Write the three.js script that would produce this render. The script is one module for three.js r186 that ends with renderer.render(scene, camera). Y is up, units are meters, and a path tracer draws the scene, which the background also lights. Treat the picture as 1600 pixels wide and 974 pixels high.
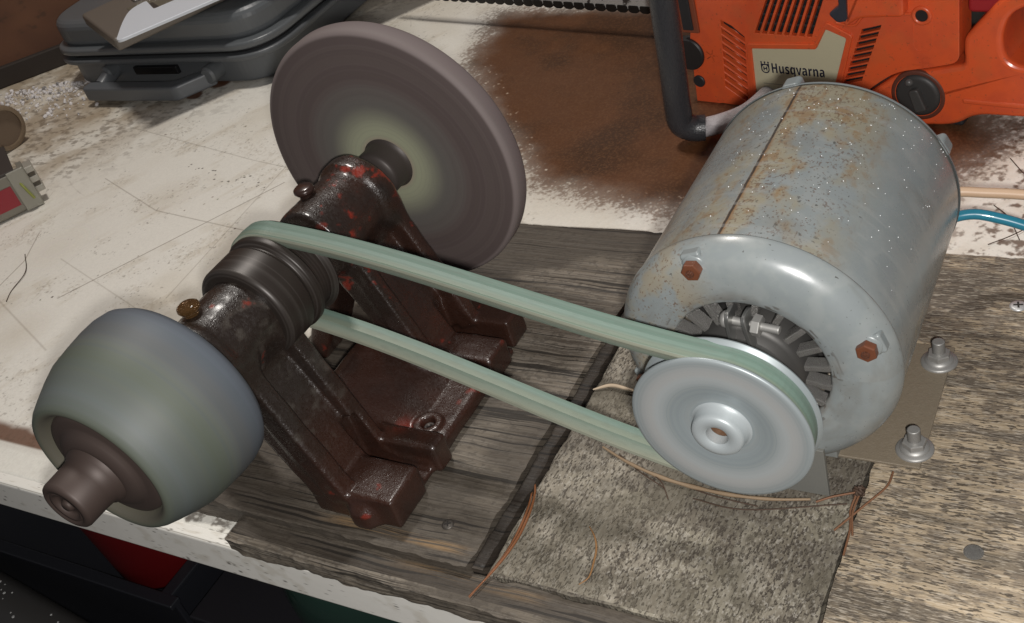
import * as THREE from 'three';
import { RoundedBoxGeometry } from 'three/addons/geometries/RoundedBoxGeometry.js';
import { mergeGeometries } from 'three/addons/utils/BufferGeometryUtils.js';
import { RectAreaLightUniformsLib } from 'three/addons/lights/RectAreaLightUniformsLib.js';

// ---------------------------------------------------------------- camera, light, exposure
const scene = new THREE.Scene();
const camera = new THREE.PerspectiveCamera(31.49, 1024 / 623, 0.02, 30);
camera.position.set(0.3089, 0.5095, 0.5417);
camera.setRotationFromMatrix(new THREE.Matrix4().makeBasis(
  new THREE.Vector3(0.8563, -0.2618, -0.4453), new THREE.Vector3(-0.0965, 0.7659, -0.6357), new THREE.Vector3(0.5075, 0.5873, 0.6305)));
scene.background = new THREE.Color(0.05, 0.05, 0.053);
const renderer = new THREE.WebGLRenderer({ antialias: true });
renderer.toneMapping = THREE.LinearToneMapping;
renderer.toneMappingExposure = 1.6;
renderer.shadowMap.enabled = true;
RectAreaLightUniformsLib.init();
const ceilingLamp = new THREE.RectAreaLight(new THREE.Color(1, 0.95, 0.89), 74, 0.3, 0.16);   // workshop lamp above and left of the bench
ceilingLamp.position.set(-0.6, 1.85, -0.5); ceilingLamp.lookAt(-0.2, 0, -0.1); scene.add(ceilingLamp);
const flash = new THREE.PointLight(new THREE.Color(1, 0.97, 0.94), 1.15, 0, 2);             // the phone's own lamp beside its lens
flash.position.set(0.335, 0.505, 0.565); flash.castShadow = true; flash.shadow.radius = 0.5; scene.add(flash);

// ---------------------------------------------------------------- helpers
const V3 = (x, y, z) => new THREE.Vector3(x, y, z);
function rng(seed) { let a = seed >>> 0; return () => { a = (a + 0x6d2b79f5) | 0; let t = Math.imul(a ^ (a >>> 15), 1 | a); t = (t + Math.imul(t ^ (t >>> 7), 61 | t)) ^ t; return ((t ^ (t >>> 14)) >>> 0) / 4294967296; }; }
const TAB = new Float32Array(65536); { const r = rng(77); for (let i = 0; i < 65536; i++) TAB[i] = r(); }
const h2 = (x, y) => TAB[(Math.imul(x, 374761393) + Math.imul(y, 668265263) ^ Math.imul(x ^ (y << 3), 1274126177) >>> 9) & 65535];
const h3 = (x, y, z) => h2(x + Math.imul(z, 7919), y + Math.imul(z, 104729));
function n2(x, y) { const i = Math.floor(x), j = Math.floor(y); let u = x - i, v = y - j; u = u * u * (3 - 2 * u); v = v * v * (3 - 2 * v); const a = h2(i, j), b = h2(i + 1, j), c = h2(i, j + 1), d = h2(i + 1, j + 1); return a + (b - a) * u + (c - a) * v + (a - b - c + d) * u * v; }
function n3(x, y, z) { const k = Math.floor(z); let w = z - k; w = w * w * (3 - 2 * w); const i = Math.floor(x), j = Math.floor(y); let u = x - i, v = y - j; u = u * u * (3 - 2 * u); v = v * v * (3 - 2 * v);
  const f = (k) => { const a = h3(i, j, k), b = h3(i + 1, j, k), c = h3(i, j + 1, k), d = h3(i + 1, j + 1, k); return a + (b - a) * u + (c - a) * v + (a - b - c + d) * u * v; }; const p = f(k), q = f(k + 1); return p + (q - p) * w; }
function fbm(x, y, o = 4) { let s = 0, a = 0.5, t = 0; for (let i = 0; i < o; i++) { s += a * n2(x, y); t += a; a *= 0.55; const q = x * 1.64 + y * 1.21 + 17.3; y = y * 1.64 - x * 1.21 - 9.1; x = q; } return s / t; }
function fbm3(x, y, z, o = 3) { let s = 0, a = 0.5, t = 0; for (let i = 0; i < o; i++) { s += a * n3(x, y, z); t += a; a *= 0.5; x = x * 2.03 + 17.3; y = y * 2.03 - 9.1; z = z * 2.03 + 3.7; } return s / t; }
const sst = (a, b, x) => { const t = Math.min(1, Math.max(0, (x - a) / (b - a))); return t * t * (3 - 2 * t); };
const mix = (a, b, t) => a + (b - a) * t;
const mixc = (c, d, t) => { c[0] += (d[0] - c[0]) * t; c[1] += (d[1] - c[1]) * t; c[2] += (d[2] - c[2]) * t; return c; };
const toS = (x) => { x = Math.min(1, Math.max(0, x)); return 255 * (x <= 0.0031308 ? 12.92 * x : 1.055 * Math.pow(x, 1 / 2.4) - 0.055); };

// a texture pair from f(u, v) -> [r, g, b, height, roughness] (linear colour); u, v in 0..1
function maps(w, h, f, draw) {
  const c = document.createElement('canvas'); c.width = w; c.height = h; const g = c.getContext('2d');
  const im = g.createImageData(w, h), H = new Uint8Array(w * h * 4), R = new Uint8Array(w * h * 4);
  for (let y = 0; y < h; y++) for (let x = 0; x < w; x++) {
    const p = f((x + 0.5) / w, (y + 0.5) / h), o = (y * w + x) * 4, o2 = ((h - 1 - y) * w + x) * 4;
    im.data[o2] = toS(p[0]); im.data[o2 + 1] = toS(p[1]); im.data[o2 + 2] = toS(p[2]); im.data[o2 + 3] = 255;
    H[o] = H[o + 1] = H[o + 2] = 255 * Math.min(1, Math.max(0, p[3])); H[o + 3] = 255;
    R[o] = R[o + 1] = R[o + 2] = 255 * Math.min(1, Math.max(0, p[4])); R[o + 3] = 255;
  }
  g.putImageData(im, 0, 0);
  if (draw) draw(g, w, h);
  const map = new THREE.CanvasTexture(c); map.colorSpace = THREE.SRGBColorSpace;
  const mk = (d) => { const t = new THREE.DataTexture(d, w, h, THREE.RGBAFormat); t.magFilter = THREE.LinearFilter; t.needsUpdate = true; return t; };
  const out = { map, bumpMap: mk(H), roughnessMap: mk(R) };
  for (const t of Object.values(out)) t.wrapS = t.wrapT = THREE.RepeatWrapping;
  return out;
}
const std = (color, roughness = 0.5, metalness = 0, extra = {}) => { const m = new THREE.MeshPhysicalMaterial({ roughness, metalness, ...extra }); if (color) m.color.setRGB(...color); return m; };

const taken = new Set();
function numbered(n) { if (!taken.has(n)) { taken.add(n); return n; } for (let i = 1; ; i++) { const s = n + '_' + String(i).padStart(3, '0'); if (!taken.has(s)) { taken.add(s); return s; } } }
function thing(name, label, category, pos = [0, 0, 0], group) { const o = new THREE.Group(); o.name = numbered(name); o.position.set(...pos); o.userData = { label, category }; if (group) o.userData.group = group; scene.add(o); return o; }
function part(parent, name, geo, mat, label) { const m = new THREE.Mesh(geo, mat); m.name = name; m.castShadow = m.receiveShadow = true; if (label) m.userData.label = label; parent.add(m); return m; }
function solo(name, label, category, geo, mat, group) { const m = new THREE.Mesh(geo, mat); m.name = numbered(name); m.castShadow = m.receiveShadow = true; m.userData = { label, category }; if (group) m.userData.group = group; scene.add(m); return m; }
function struct(name, geo, mat) { const m = new THREE.Mesh(geo, mat); m.name = numbered(name); m.receiveShadow = m.castShadow = true; m.userData = { kind: 'structure' }; scene.add(m); return m; }
const clean = (g) => { g = g.index ? g.toNonIndexed() : g; for (const k of Object.keys(g.attributes)) if (!['position', 'normal', 'uv'].includes(k)) g.deleteAttribute(k); return g; };
const merge = (...gs) => mergeGeometries(gs.map(clean));
const at = (g, x, y, z) => g.translate(x, y, z);
const rbox = (x0, x1, y0, y1, z0, z1, r = 0.002, s = 2) => at(new RoundedBoxGeometry(x1 - x0, y1 - y0, z1 - z0, s, r), (x0 + x1) / 2, (y0 + y1) / 2, (z0 + z1) / 2);
// solid of revolution about the z axis; profile [[r, z], ...]; u runs round, v along the profile. Sharp corners: repeat a point.
function latheZ(profile, seg = 96) {
  const pos = [], nor = [], uv = [], idx = [], L = [0]; for (let i = 1; i < profile.length; i++) L.push(L[i - 1] + Math.hypot(profile[i][0] - profile[i - 1][0], profile[i][1] - profile[i - 1][1]));
  const seen = (i, k) => { let j = i + k; while (profile[j] && profile[j][0] === profile[i][0] && profile[j][1] === profile[i][1]) return null; return profile[j] || null; };
  for (let i = 0; i < profile.length; i++) {
    const p = profile[i], a = seen(i, -1), b = seen(i, 1); let tr = 0, tz = 0;
    for (const [s, e] of [[a, p], [p, b]]) if (s && e) { const l = Math.hypot(e[0] - s[0], e[1] - s[1]) || 1; tr += (e[0] - s[0]) / l; tz += (e[1] - s[1]) / l; }
    const l = Math.hypot(tr, tz) || 1, nr = -tz / l, nz = tr / l;      // profile runs with decreasing z outward = outside on the left; fixed below
    for (let k = 0; k <= seg; k++) { const t = k / seg * 2 * Math.PI, c = Math.cos(t), s = Math.sin(t); pos.push(p[0] * c, p[0] * s, p[1]); nor.push(nr * c, nr * s, nz); uv.push(k / seg, L[i] / L[L.length - 1]); }
  }
  const W = seg + 1;
  for (let i = 0; i + 1 < profile.length; i++) { if (profile[i][0] === profile[i + 1][0] && profile[i][1] === profile[i + 1][1]) continue; for (let k = 0; k < seg; k++) { const a = i * W + k, b = a + 1, c = a + W, d = c + 1; idx.push(a, c, b, b, c, d); } }
  const g = new THREE.BufferGeometry(); g.setAttribute('position', new THREE.Float32BufferAttribute(pos, 3)); g.setAttribute('normal', new THREE.Float32BufferAttribute(nor, 3)); g.setAttribute('uv', new THREE.Float32BufferAttribute(uv, 2)); g.setIndex(idx);
  return g;    // profile order: from the axis at the front (high z) outwards and then back (low z)
}
const cylZ = (r, z0, z1, ch = 0.0008, seg = 48) => latheZ([[0, z1], [r - ch, z1], [r - ch, z1], [r, z1 - ch], [r, z1 - ch], [r, z0 + ch], [r, z0 + ch], [r - ch, z0], [r - ch, z0], [0, z0]], seg);
const cylY = (r, y0, y1, ch = 0.0008, seg = 32) => cylZ(r, y0, y1, ch, seg).rotateX(-Math.PI / 2);
const cylX = (r, x0, x1, ch = 0.0006, seg = 32) => cylZ(r, x0, x1, ch, seg).rotateY(Math.PI / 2);
const hex = (af, h, ch = 0.0006) => { const s = new THREE.Shape(); for (let i = 0; i < 6; i++) { const a = i * Math.PI / 3, R = af / Math.sqrt(3) - ch; s[i ? 'lineTo' : 'moveTo'](R * Math.cos(a), R * Math.sin(a)); } s.closePath(); return at(new THREE.ExtrudeGeometry(s, { depth: h - 2 * ch, bevelEnabled: true, bevelSize: ch, bevelThickness: ch, bevelSegments: 2, curveSegments: 6 }), 0, 0, ch); };
const poly = (pts) => { const s = new THREE.Shape(); pts.forEach((p, i) => s[i ? 'lineTo' : 'moveTo'](p[0], p[1])); s.closePath(); return s; };
// polygon whose corners are rounded with radius r
function roundPoly(pts, r) {
  const s = new THREE.Shape(), n = pts.length;
  for (let i = 0; i < n; i++) {
    const p = pts[i], a = pts[(i + n - 1) % n], b = pts[(i + 1) % n], rr = p[2] ?? r, la = Math.hypot(a[0] - p[0], a[1] - p[1]), lb = Math.hypot(b[0] - p[0], b[1] - p[1]), da = Math.min(rr, la * 0.45), db = Math.min(rr, lb * 0.45);
    const A = [p[0] + (a[0] - p[0]) / la * da, p[1] + (a[1] - p[1]) / la * da], B = [p[0] + (b[0] - p[0]) / lb * db, p[1] + (b[1] - p[1]) / lb * db];
    s[i ? 'lineTo' : 'moveTo'](...A); s.quadraticCurveTo(p[0], p[1], ...B);
  }
  s.closePath(); return s;
}
const ext = (shape, depth, bevel = 0.001, seg = 3) => new THREE.ExtrudeGeometry(shape, { depth, bevelEnabled: bevel > 0, bevelSize: bevel, bevelOffset: -bevel, bevelThickness: bevel, bevelSegments: seg, curveSegments: 14 });
const tube = (pts, r, seg = 60, rad = 12) => new THREE.TubeGeometry(new THREE.CatmullRomCurve3(pts.map((p) => V3(...p)), false, 'centripetal'), seg, r, rad, false);
// tube whose radius changes along its length
function taper(pts, rf, seg = 40, rad = 8) {
  const c = new THREE.CatmullRomCurve3(pts.map((p) => V3(...p)), false, 'centripetal'), g = new THREE.TubeGeometry(c, seg, 1, rad, false), P = g.attributes.position, q = V3();
  for (let i = 0; i <= seg; i++) { c.getPointAt(i / seg, q); const r = rf(i / seg); for (let j = 0; j <= rad; j++) { const k = i * (rad + 1) + j; P.setXYZ(k, q.x + (P.getX(k) - q.x) * r, q.y + (P.getY(k) - q.y) * r, q.z + (P.getZ(k) - q.z) * r); } }
  return g;
}
function thread(r, len, pitch = 0.0011) { const p = [[0, len], [r * 0.8, len], [r * 0.8, len]]; for (let z = len; z > 0; z -= pitch) p.push([r, z - pitch * 0.25], [r * 0.84, z - pitch * 0.75]); p.push([r * 0.8, 0]); return latheZ(p, 20); }
// smooth surface of the field f(x, y, z) < 0 in a box, by surface nets
function nets(f, [x0, y0, z0], [x1, y1, z1], c) {
  const nx = Math.ceil((x1 - x0) / c) + 1, ny = Math.ceil((y1 - y0) / c) + 1, nz = Math.ceil((z1 - z0) / c) + 1, F = new Float32Array(nx * ny * nz), id = (i, j, k) => (k * ny + j) * nx + i;
  for (let k = 0; k < nz; k++) for (let j = 0; j < ny; j++) for (let i = 0; i < nx; i++) F[id(i, j, k)] = f(x0 + i * c, y0 + j * c, z0 + k * c);
  const vi = new Int32Array(nx * ny * nz).fill(-1), P = [], idx = [];
  for (let k = 0; k < nz - 1; k++) for (let j = 0; j < ny - 1; j++) for (let i = 0; i < nx - 1; i++) {
    let m = 0, s = 0, X = 0, Y = 0, Z = 0; const v = [];
    for (let b = 0; b < 8; b++) { const q = F[id(i + (b & 1), j + (b >> 1 & 1), k + (b >> 2))]; v.push(q); if (q < 0) m |= 1 << b; }
    if (m === 0 || m === 255) continue;
    for (let a = 0; a < 8; a++) for (const d of [1, 2, 4]) if (!(a & d)) { const b = a | d; if ((v[a] < 0) !== (v[b] < 0)) { const t = v[a] / (v[a] - v[b]); X += (a & 1) + (d === 1 ? t : 0); Y += (a >> 1 & 1) + (d === 2 ? t : 0); Z += (a >> 2) + (d === 4 ? t : 0); s++; } }
    vi[id(i, j, k)] = P.length / 3; P.push(x0 + (i + X / s) * c, y0 + (j + Y / s) * c, z0 + (k + Z / s) * c);
  }
  const quad = (a, b, d, e, flip) => { if (a < 0 || b < 0 || d < 0 || e < 0) return; if (flip) idx.push(a, e, d, a, d, b); else idx.push(a, b, d, a, d, e); };
  for (let k = 1; k < nz - 1; k++) for (let j = 1; j < ny - 1; j++) for (let i = 1; i < nx - 1; i++) {
    const s = F[id(i, j, k)] < 0;
    if (s !== F[id(i + 1, j, k)] < 0) quad(vi[id(i, j - 1, k - 1)], vi[id(i, j, k - 1)], vi[id(i, j, k)], vi[id(i, j - 1, k)], !s);
    if (s !== F[id(i, j + 1, k)] < 0) quad(vi[id(i - 1, j, k - 1)], vi[id(i - 1, j, k)], vi[id(i, j, k)], vi[id(i, j, k - 1)], !s);
    if (s !== F[id(i, j, k + 1)] < 0) quad(vi[id(i - 1, j - 1, k)], vi[id(i, j - 1, k)], vi[id(i, j, k)], vi[id(i - 1, j, k)], !s);
  }
  const g = new THREE.BufferGeometry(); g.setAttribute('position', new THREE.Float32BufferAttribute(P, 3)); g.setIndex(idx); g.computeVertexNormals(); return g;
}
// uv in metres from the dominant axis of the normal
function boxUV(g, scale = 1) { g = g.index ? g.toNonIndexed() : g; const p = g.attributes.position, n = g.attributes.normal, uv = new Float32Array(p.count * 2);
  for (let t = 0; t < p.count; t += 3) { const ax = [0, 0, 0]; for (let i = t; i < t + 3; i++) { ax[0] += Math.abs(n.getX(i)); ax[1] += Math.abs(n.getY(i)); ax[2] += Math.abs(n.getZ(i)); } const a = ax.indexOf(Math.max(...ax)); for (let i = t; i < t + 3; i++) { const x = p.getX(i), y = p.getY(i), z = p.getZ(i); uv[2 * i] = (a === 0 ? z : x) * scale; uv[2 * i + 1] = (a === 1 ? z : y) * scale; } }
  g.setAttribute('uv', new THREE.BufferAttribute(uv, 2)); return g; }
function tint(g, f) { const p = g.attributes.position, c = new Float32Array(p.count * 3); for (let i = 0; i < p.count; i++) { const q = f(p.getX(i), p.getY(i), p.getZ(i), i); c[3 * i] = q[0]; c[3 * i + 1] = q[1]; c[3 * i + 2] = q[2]; } g.setAttribute('color', new THREE.BufferAttribute(c, 3)); return g; }
// plan-view uv for a flat thing: x in [x0, x1] -> u, z in [z0, z1] -> v (v grows away from the viewer)
function planUV(g, x0, x1, z0, z1) { const p = g.attributes.position, uv = new Float32Array(p.count * 2); for (let i = 0; i < p.count; i++) { uv[2 * i] = (p.getX(i) - x0) / (x1 - x0); uv[2 * i + 1] = (z1 - p.getZ(i) + p.getY(i) * 1.0) / (z1 - z0); } g.setAttribute('uv', new THREE.BufferAttribute(uv, 2)); return g; }

const BENCH = -0.02, BOARD = 0, PLY = -0.009;     // heights of the bench top, the left plank and the plywood
const inPoly = (P, x, y) => { let c = false; for (let i = 0, j = P.length - 1; i < P.length; j = i++) if ((P[i][1] > y) !== (P[j][1] > y) && x < (P[j][0] - P[i][0]) * (y - P[i][1]) / (P[j][1] - P[i][1]) + P[i][0]) c = !c; return c; };

// generic fine relief for cast and rough surfaces
const grit = maps(512, 512, (u, v) => { const h = 0.5 * fbm(u * 40, v * 40, 3) + 0.5 * n2(u * 150, v * 150); return [1, 1, 1, h, 0.35 + 0.5 * n2(u * 60, v * 60)]; });
const gritAt = (s) => Object.fromEntries(['bumpMap', 'roughnessMap'].map((k) => { const t = grit[k].clone(); t.repeat.set(s, s); t.needsUpdate = true; return [k, t]; }));

// ---------------------------------------------------------------- the setting
{ // white painted bench top with dirt, scratches and an oil stain
  const X0 = -1.45, X1 = 0.45, Z0 = -0.9, Z1 = 0.25;
  const stainEdge = [[-0.47, -0.57], [-0.43, -0.41], [-0.33, -0.29], [-0.23, -0.185], [-0.08, -0.15], [0.12, -0.16], [0.19, -0.27], [0.17, -0.33], [0.12, -0.36], [-0.05, -0.56]];
  const dist = (x, z) => { let d = 1e9; for (let i = 0; i < stainEdge.length; i++) { const a = stainEdge[i], b = stainEdge[(i + 1) % stainEdge.length], dx = b[0] - a[0], dz = b[1] - a[1], t = Math.min(1, Math.max(0, ((x - a[0]) * dx + (z - a[1]) * dz) / (dx * dx + dz * dz))); d = Math.min(d, Math.hypot(x - a[0] - dx * t, z - a[1] - dz * t)); } return inPoly(stainEdge, x, z) ? d : -d; };
  const blots = [[-0.825, -0.357, 0.011], [-0.803, -0.39, 0.015], [-0.817, -0.383, 0.009]];
  const m = maps(2048, 1240, (u, v) => {
    const x = mix(X0, X1, u), z = mix(Z1, Z0, v);
    const big = fbm(x * 5 + 3, z * 5), mid = fbm(x * 26, z * 26 + 40), fine = n2(x * 900, z * 900), streak = fbm(x * 60 + z * 36, z * 9 - x * 12, 3);
    const c = [0.81, 0.78, 0.71]; let rough = 0.42, h = 0.6 + 0.08 * mid;
    mixc(c, [0.6, 0.53, 0.41], 0.4 * sst(0.45, 0.7, big) + 0.3 * sst(-0.6, -1.2, x));
    mixc(c, [0.5, 0.42, 0.3], 0.25 * sst(0.54, 0.75, streak) * sst(0.35, 0.6, mid));
    mixc(c, [0.36, 0.29, 0.2], 0.28 * sst(0.58, 0.75, mid) * sst(0.4, 0.7, fbm(x * 420, z * 420, 2)));
    mixc(c, [0.1, 0.075, 0.05], 0.5 * sst(0.71, 0.79, fbm(x * 330, z * 330, 3)) * sst(0.45, 0.62, mid));
    // dust in the far left corner
    const corner = sst(-0.86, -1.05, x + z * 0.5 + 0.18 * (mid - 0.5)) * sst(-0.06, -0.2, z); mixc(c, [0.34, 0.26, 0.17], 0.7 * corner * sst(0.3, 0.65, mid)); mixc(c, [0.13, 0.095, 0.065], 0.6 * corner * sst(0.5, 0.72, fbm(x * 110, z * 190, 5)));
    // rusty dirt along the worn front edge, left of the board
    const fe = sst(0.205, 0.214, z - 0.012 * (mid - 0.5)) * sst(0.236, 0.23, z); mixc(c, [0.14, 0.06, 0.03], 0.92 * fe); mixc(c, [0.12, 0.08, 0.055], 0.4 * sst(0.12, 0.22, z) * sst(0.58, 0.72, fbm(x * 260, z * 320, 4)));
    mixc(c, [0.8, 0.78, 0.71], 0.85 * sst(0.226, 0.229, z));
    // sweepings beside the board
    mixc(c, [0.09, 0.065, 0.045], 0.75 * sst(0.56, 0.7, fbm(x * 110, z * 190 + 9, 5)) * sst(-0.48, -0.32, x) * sst(-0.14, -0.04, z));
    // oil and chain dust under the saw
    const d = dist(x, z) + 0.03 * (fbm(x * 30, z * 30, 4) - 0.5), edge = 0.6 * sst(-0.012, 0.012, d + 0.05 * (fbm(x * 380, z * 380, 3) - 0.5) + 0.02 * (fine - 0.5)) + 0.4 * sst(-0.035, 0.03, d + 0.02 * (fbm(x * 45, z * 45, 4) - 0.5));
    if (edge > 0) { const o = [0.105, 0.041, 0.016]; mixc(o, [0.058, 0.025, 0.011], sst(0.35, 0.7, fbm(x * 12, z * 12 + 5))); mixc(o, [0.16, 0.075, 0.033], 0.45 * sst(0.5, 0.8, fine)); mixc(c, o, edge * (0.9 + 0.1 * sst(0.01, 0.04, d))); rough = mix(rough, 0.42, edge); h -= 0.1 * edge * fine; }
    // grime right of the motor
    mixc(c, [0.1, 0.055, 0.03], 0.85 * sst(0.12, 0.2, x) * sst(0.54, 0.7, fbm(x * 170, z * 150, 5) + 0.13 * sst(-0.22, -0.3, z)));
    for (const [bx, bz, br] of blots) { const q = Math.hypot((x - bx) * 0.8 - (z - bz) * 0.25, z - bz) + 0.012 * (mid - 0.5); mixc(c, [0.13, 0.04, 0.012], 0.92 * sst(br * 1.1, br * 0.75, q)); }
    c[0] *= 0.95 + 0.1 * fine; c[1] *= 0.95 + 0.1 * fine; c[2] *= 0.95 + 0.1 * fine;
    return [...c, h + 0.1 * fine, rough + 0.12 * (mid - 0.5)];
  }, (g, w, h) => {
    const r = rng(5), X = (x) => (x - X0) / (X1 - X0) * w, Y = (z) => (z - Z0) / (Z1 - Z0) * h;
    const line = (pts, a, lw) => { g.strokeStyle = `rgba(60,48,36,${a})`; g.lineWidth = lw; g.beginPath(); pts.forEach(([x, z], i) => g[i ? 'lineTo' : 'moveTo'](X(x), Y(z))); g.stroke(); };
    line([[-0.93, -0.29], [-0.6, -0.21], [-0.5, -0.19]], 0.3, 0.9); line([[-0.8, -0.16], [-0.66, -0.105], [-0.42, -0.07]], 0.4, 0.9); line([[-0.66, 0.05], [-0.52, -0.17]], 0.5, 1.1); line([[-0.52, 0.03], [-0.55, -0.3]], 0.3, 0.9); line([[-0.76, 0.06], [-0.77, 0.0], [-0.8, -0.05]], 0.5, 1);
    line([[-0.72, -0.01], [-0.45, 0.08]], 0.22, 1); line([[-0.95, -0.02], [-0.6, 0.12]], 0.15, 2);
    for (let i = 0; i < 90; i++) { let x = X0 + r() * 1.4, z = Z0 + 0.3 + r() * 0.8, a = r() < 0.6 ? 0.5 + 0.5 * r() : r() * 6.3; const l = 0.004 + 0.014 * r(), bend = 0.25 * (r() - 0.5), p = [[x, z]], w = 0.4 + 0.9 * r(), al = 0.05 + 0.15 * r(); for (let k = 0; k < 6; k++) { a += bend + 0.1 * (r() - 0.5); x += l * Math.cos(a); z += l * Math.sin(a); p.push([x, z]); } for (let k = 0; k < 6; k++) if (r() < 0.85) line([p[k], p[k + 1]], al * (0.5 + r()), w * (0.5 + r())); }
    for (let i = 0; i < 26; i++) { const x = X(-1.0 + 0.7 * r()), y = Y(-0.3 + 0.5 * r()), R = 14 + 50 * r(), gr = g.createRadialGradient(x, y, 0, x, y, R); gr.addColorStop(0, `rgba(120,95,60,${0.05 + 0.1 * r()})`); gr.addColorStop(1, 'rgba(120,95,60,0)'); g.fillStyle = gr; g.fillRect(x - R, y - R, 2 * R, 2 * R); }
    for (let i = 0; i < 240; i++) { g.fillStyle = `rgba(${30 + 40 * r()},${24 + 30 * r()},18,${0.3 + 0.6 * r()})`; g.beginPath(); g.ellipse(X(X0 + r() * 1.8), Y(-0.5 + r() * 0.74), 0.5 + 1.7 * r() * r(), 0.5 + r(), r() * 3, 0, 7); g.fill(); }
    for (let i = 0; i < 20; i++) { g.fillStyle = 'rgba(35,28,20,.9)'; const t = i / 20; g.beginPath(); g.ellipse(X(-0.7 + 0.16 * t + 0.02 * r()), Y(-0.2 + 0.03 * t + 0.02 * r()), 0.5 + 1.5 * r(), 0.9, 0, 0, 7); g.fill(); }
    for (let i = 0; i < 130; i++) { const t = r(), a = r(); g.fillStyle = `rgba(215,205,190,${0.4 + 0.5 * r()})`; const x = mix(-0.44, -0.08, t), z = t < 0.55 ? mix(-0.42, -0.18, t / 0.55) : -0.18 + 0.03 * t; g.beginPath(); g.ellipse(X(x + 0.03 * a), Y(z - 0.03 * a), 0.5 + 1.6 * r(), 0.4 + r(), 0.6, 0, 7); g.fill(); }
  });
  const mat = std(null, 1, 0, { ...m, bumpScale: 0.0006 });
  const top = planUV(boxUV(rbox(-1.7, 1.0, BENCH - 0.03, BENCH, -1.1, 0.238, 0.004, 3)), X0, X1, Z0, Z1);
  for (const t of Object.values(m)) { t.wrapS = t.wrapT = THREE.MirroredRepeatWrapping; }
  const bench = struct('bench_top', top, mat);
  // painted front lip of the bench
  const lip = maps(1024, 64, (u, v) => { const x = u * 30, f = fbm(x * 6, v * 3); const c = [0.82, 0.8, 0.74]; mixc(c, [0.5, 0.44, 0.34], 0.35 * sst(0.55, 0.75, f)); mixc(c, [0.05, 0.04, 0.03], 0.8 * sst(0.74, 0.8, fbm(x * 70, v * 13, 4))); mixc(c, [0.12, 0.09, 0.06], 0.7 * sst(0.08, 0.0, v)); return [...c, 0.5 + 0.3 * f, 0.45]; });
  part(bench, 'edge_strip', at(new RoundedBoxGeometry(2.7, 0.036, 0.012, 3, 0.003), -0.35, BENCH - 0.019, 0.2405), std(null, 1, 0, { ...lip, bumpScale: 0.0006 }));
  // what is below the bench
  struct('floor', at(new THREE.PlaneGeometry(8, 8).rotateX(-Math.PI / 2), -0.5, -0.62, 0), std([0.02, 0.02, 0.021], 0.9));
  const wm = maps(512, 512, (u, v) => { const f = fbm(u * 9, v * 9), s = fbm(u * 60, v * 8, 3); const c = [0.22, 0.095, 0.045]; mixc(c, [0.12, 0.05, 0.025], sst(0.35, 0.7, f)); mixc(c, [0.3, 0.16, 0.08], 0.4 * sst(0.55, 0.7, s)); mixc(c, [0.06, 0.03, 0.016], 0.6 * sst(0.68, 0.78, fbm(u * 90, v * 90, 4))); return [...c, 0.5 + 0.3 * s, 0.7]; });
  // brown wall boarding standing at an angle in the far left corner
  const ang = Math.atan2(0.083, 0.083), wall = struct('wall', at(new THREE.BoxGeometry(1.8, 1.2, 0.02), -0.9, 0.6, -0.0105), std(null, 1, 0, { ...wm, bumpScale: 0.0005 }));
  wall.position.set(-1.16, BENCH, -0.508); wall.rotation.y = ang; wall.translateX(0.72);
  part(wall, 'skirting', at(new RoundedBoxGeometry(1.8, 0.03, 0.012, 2, 0.002), -0.9, 0.015, 0.0062), std([0.028, 0.02, 0.015], 0.7));
  wall.translateX(0.18);
}

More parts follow.
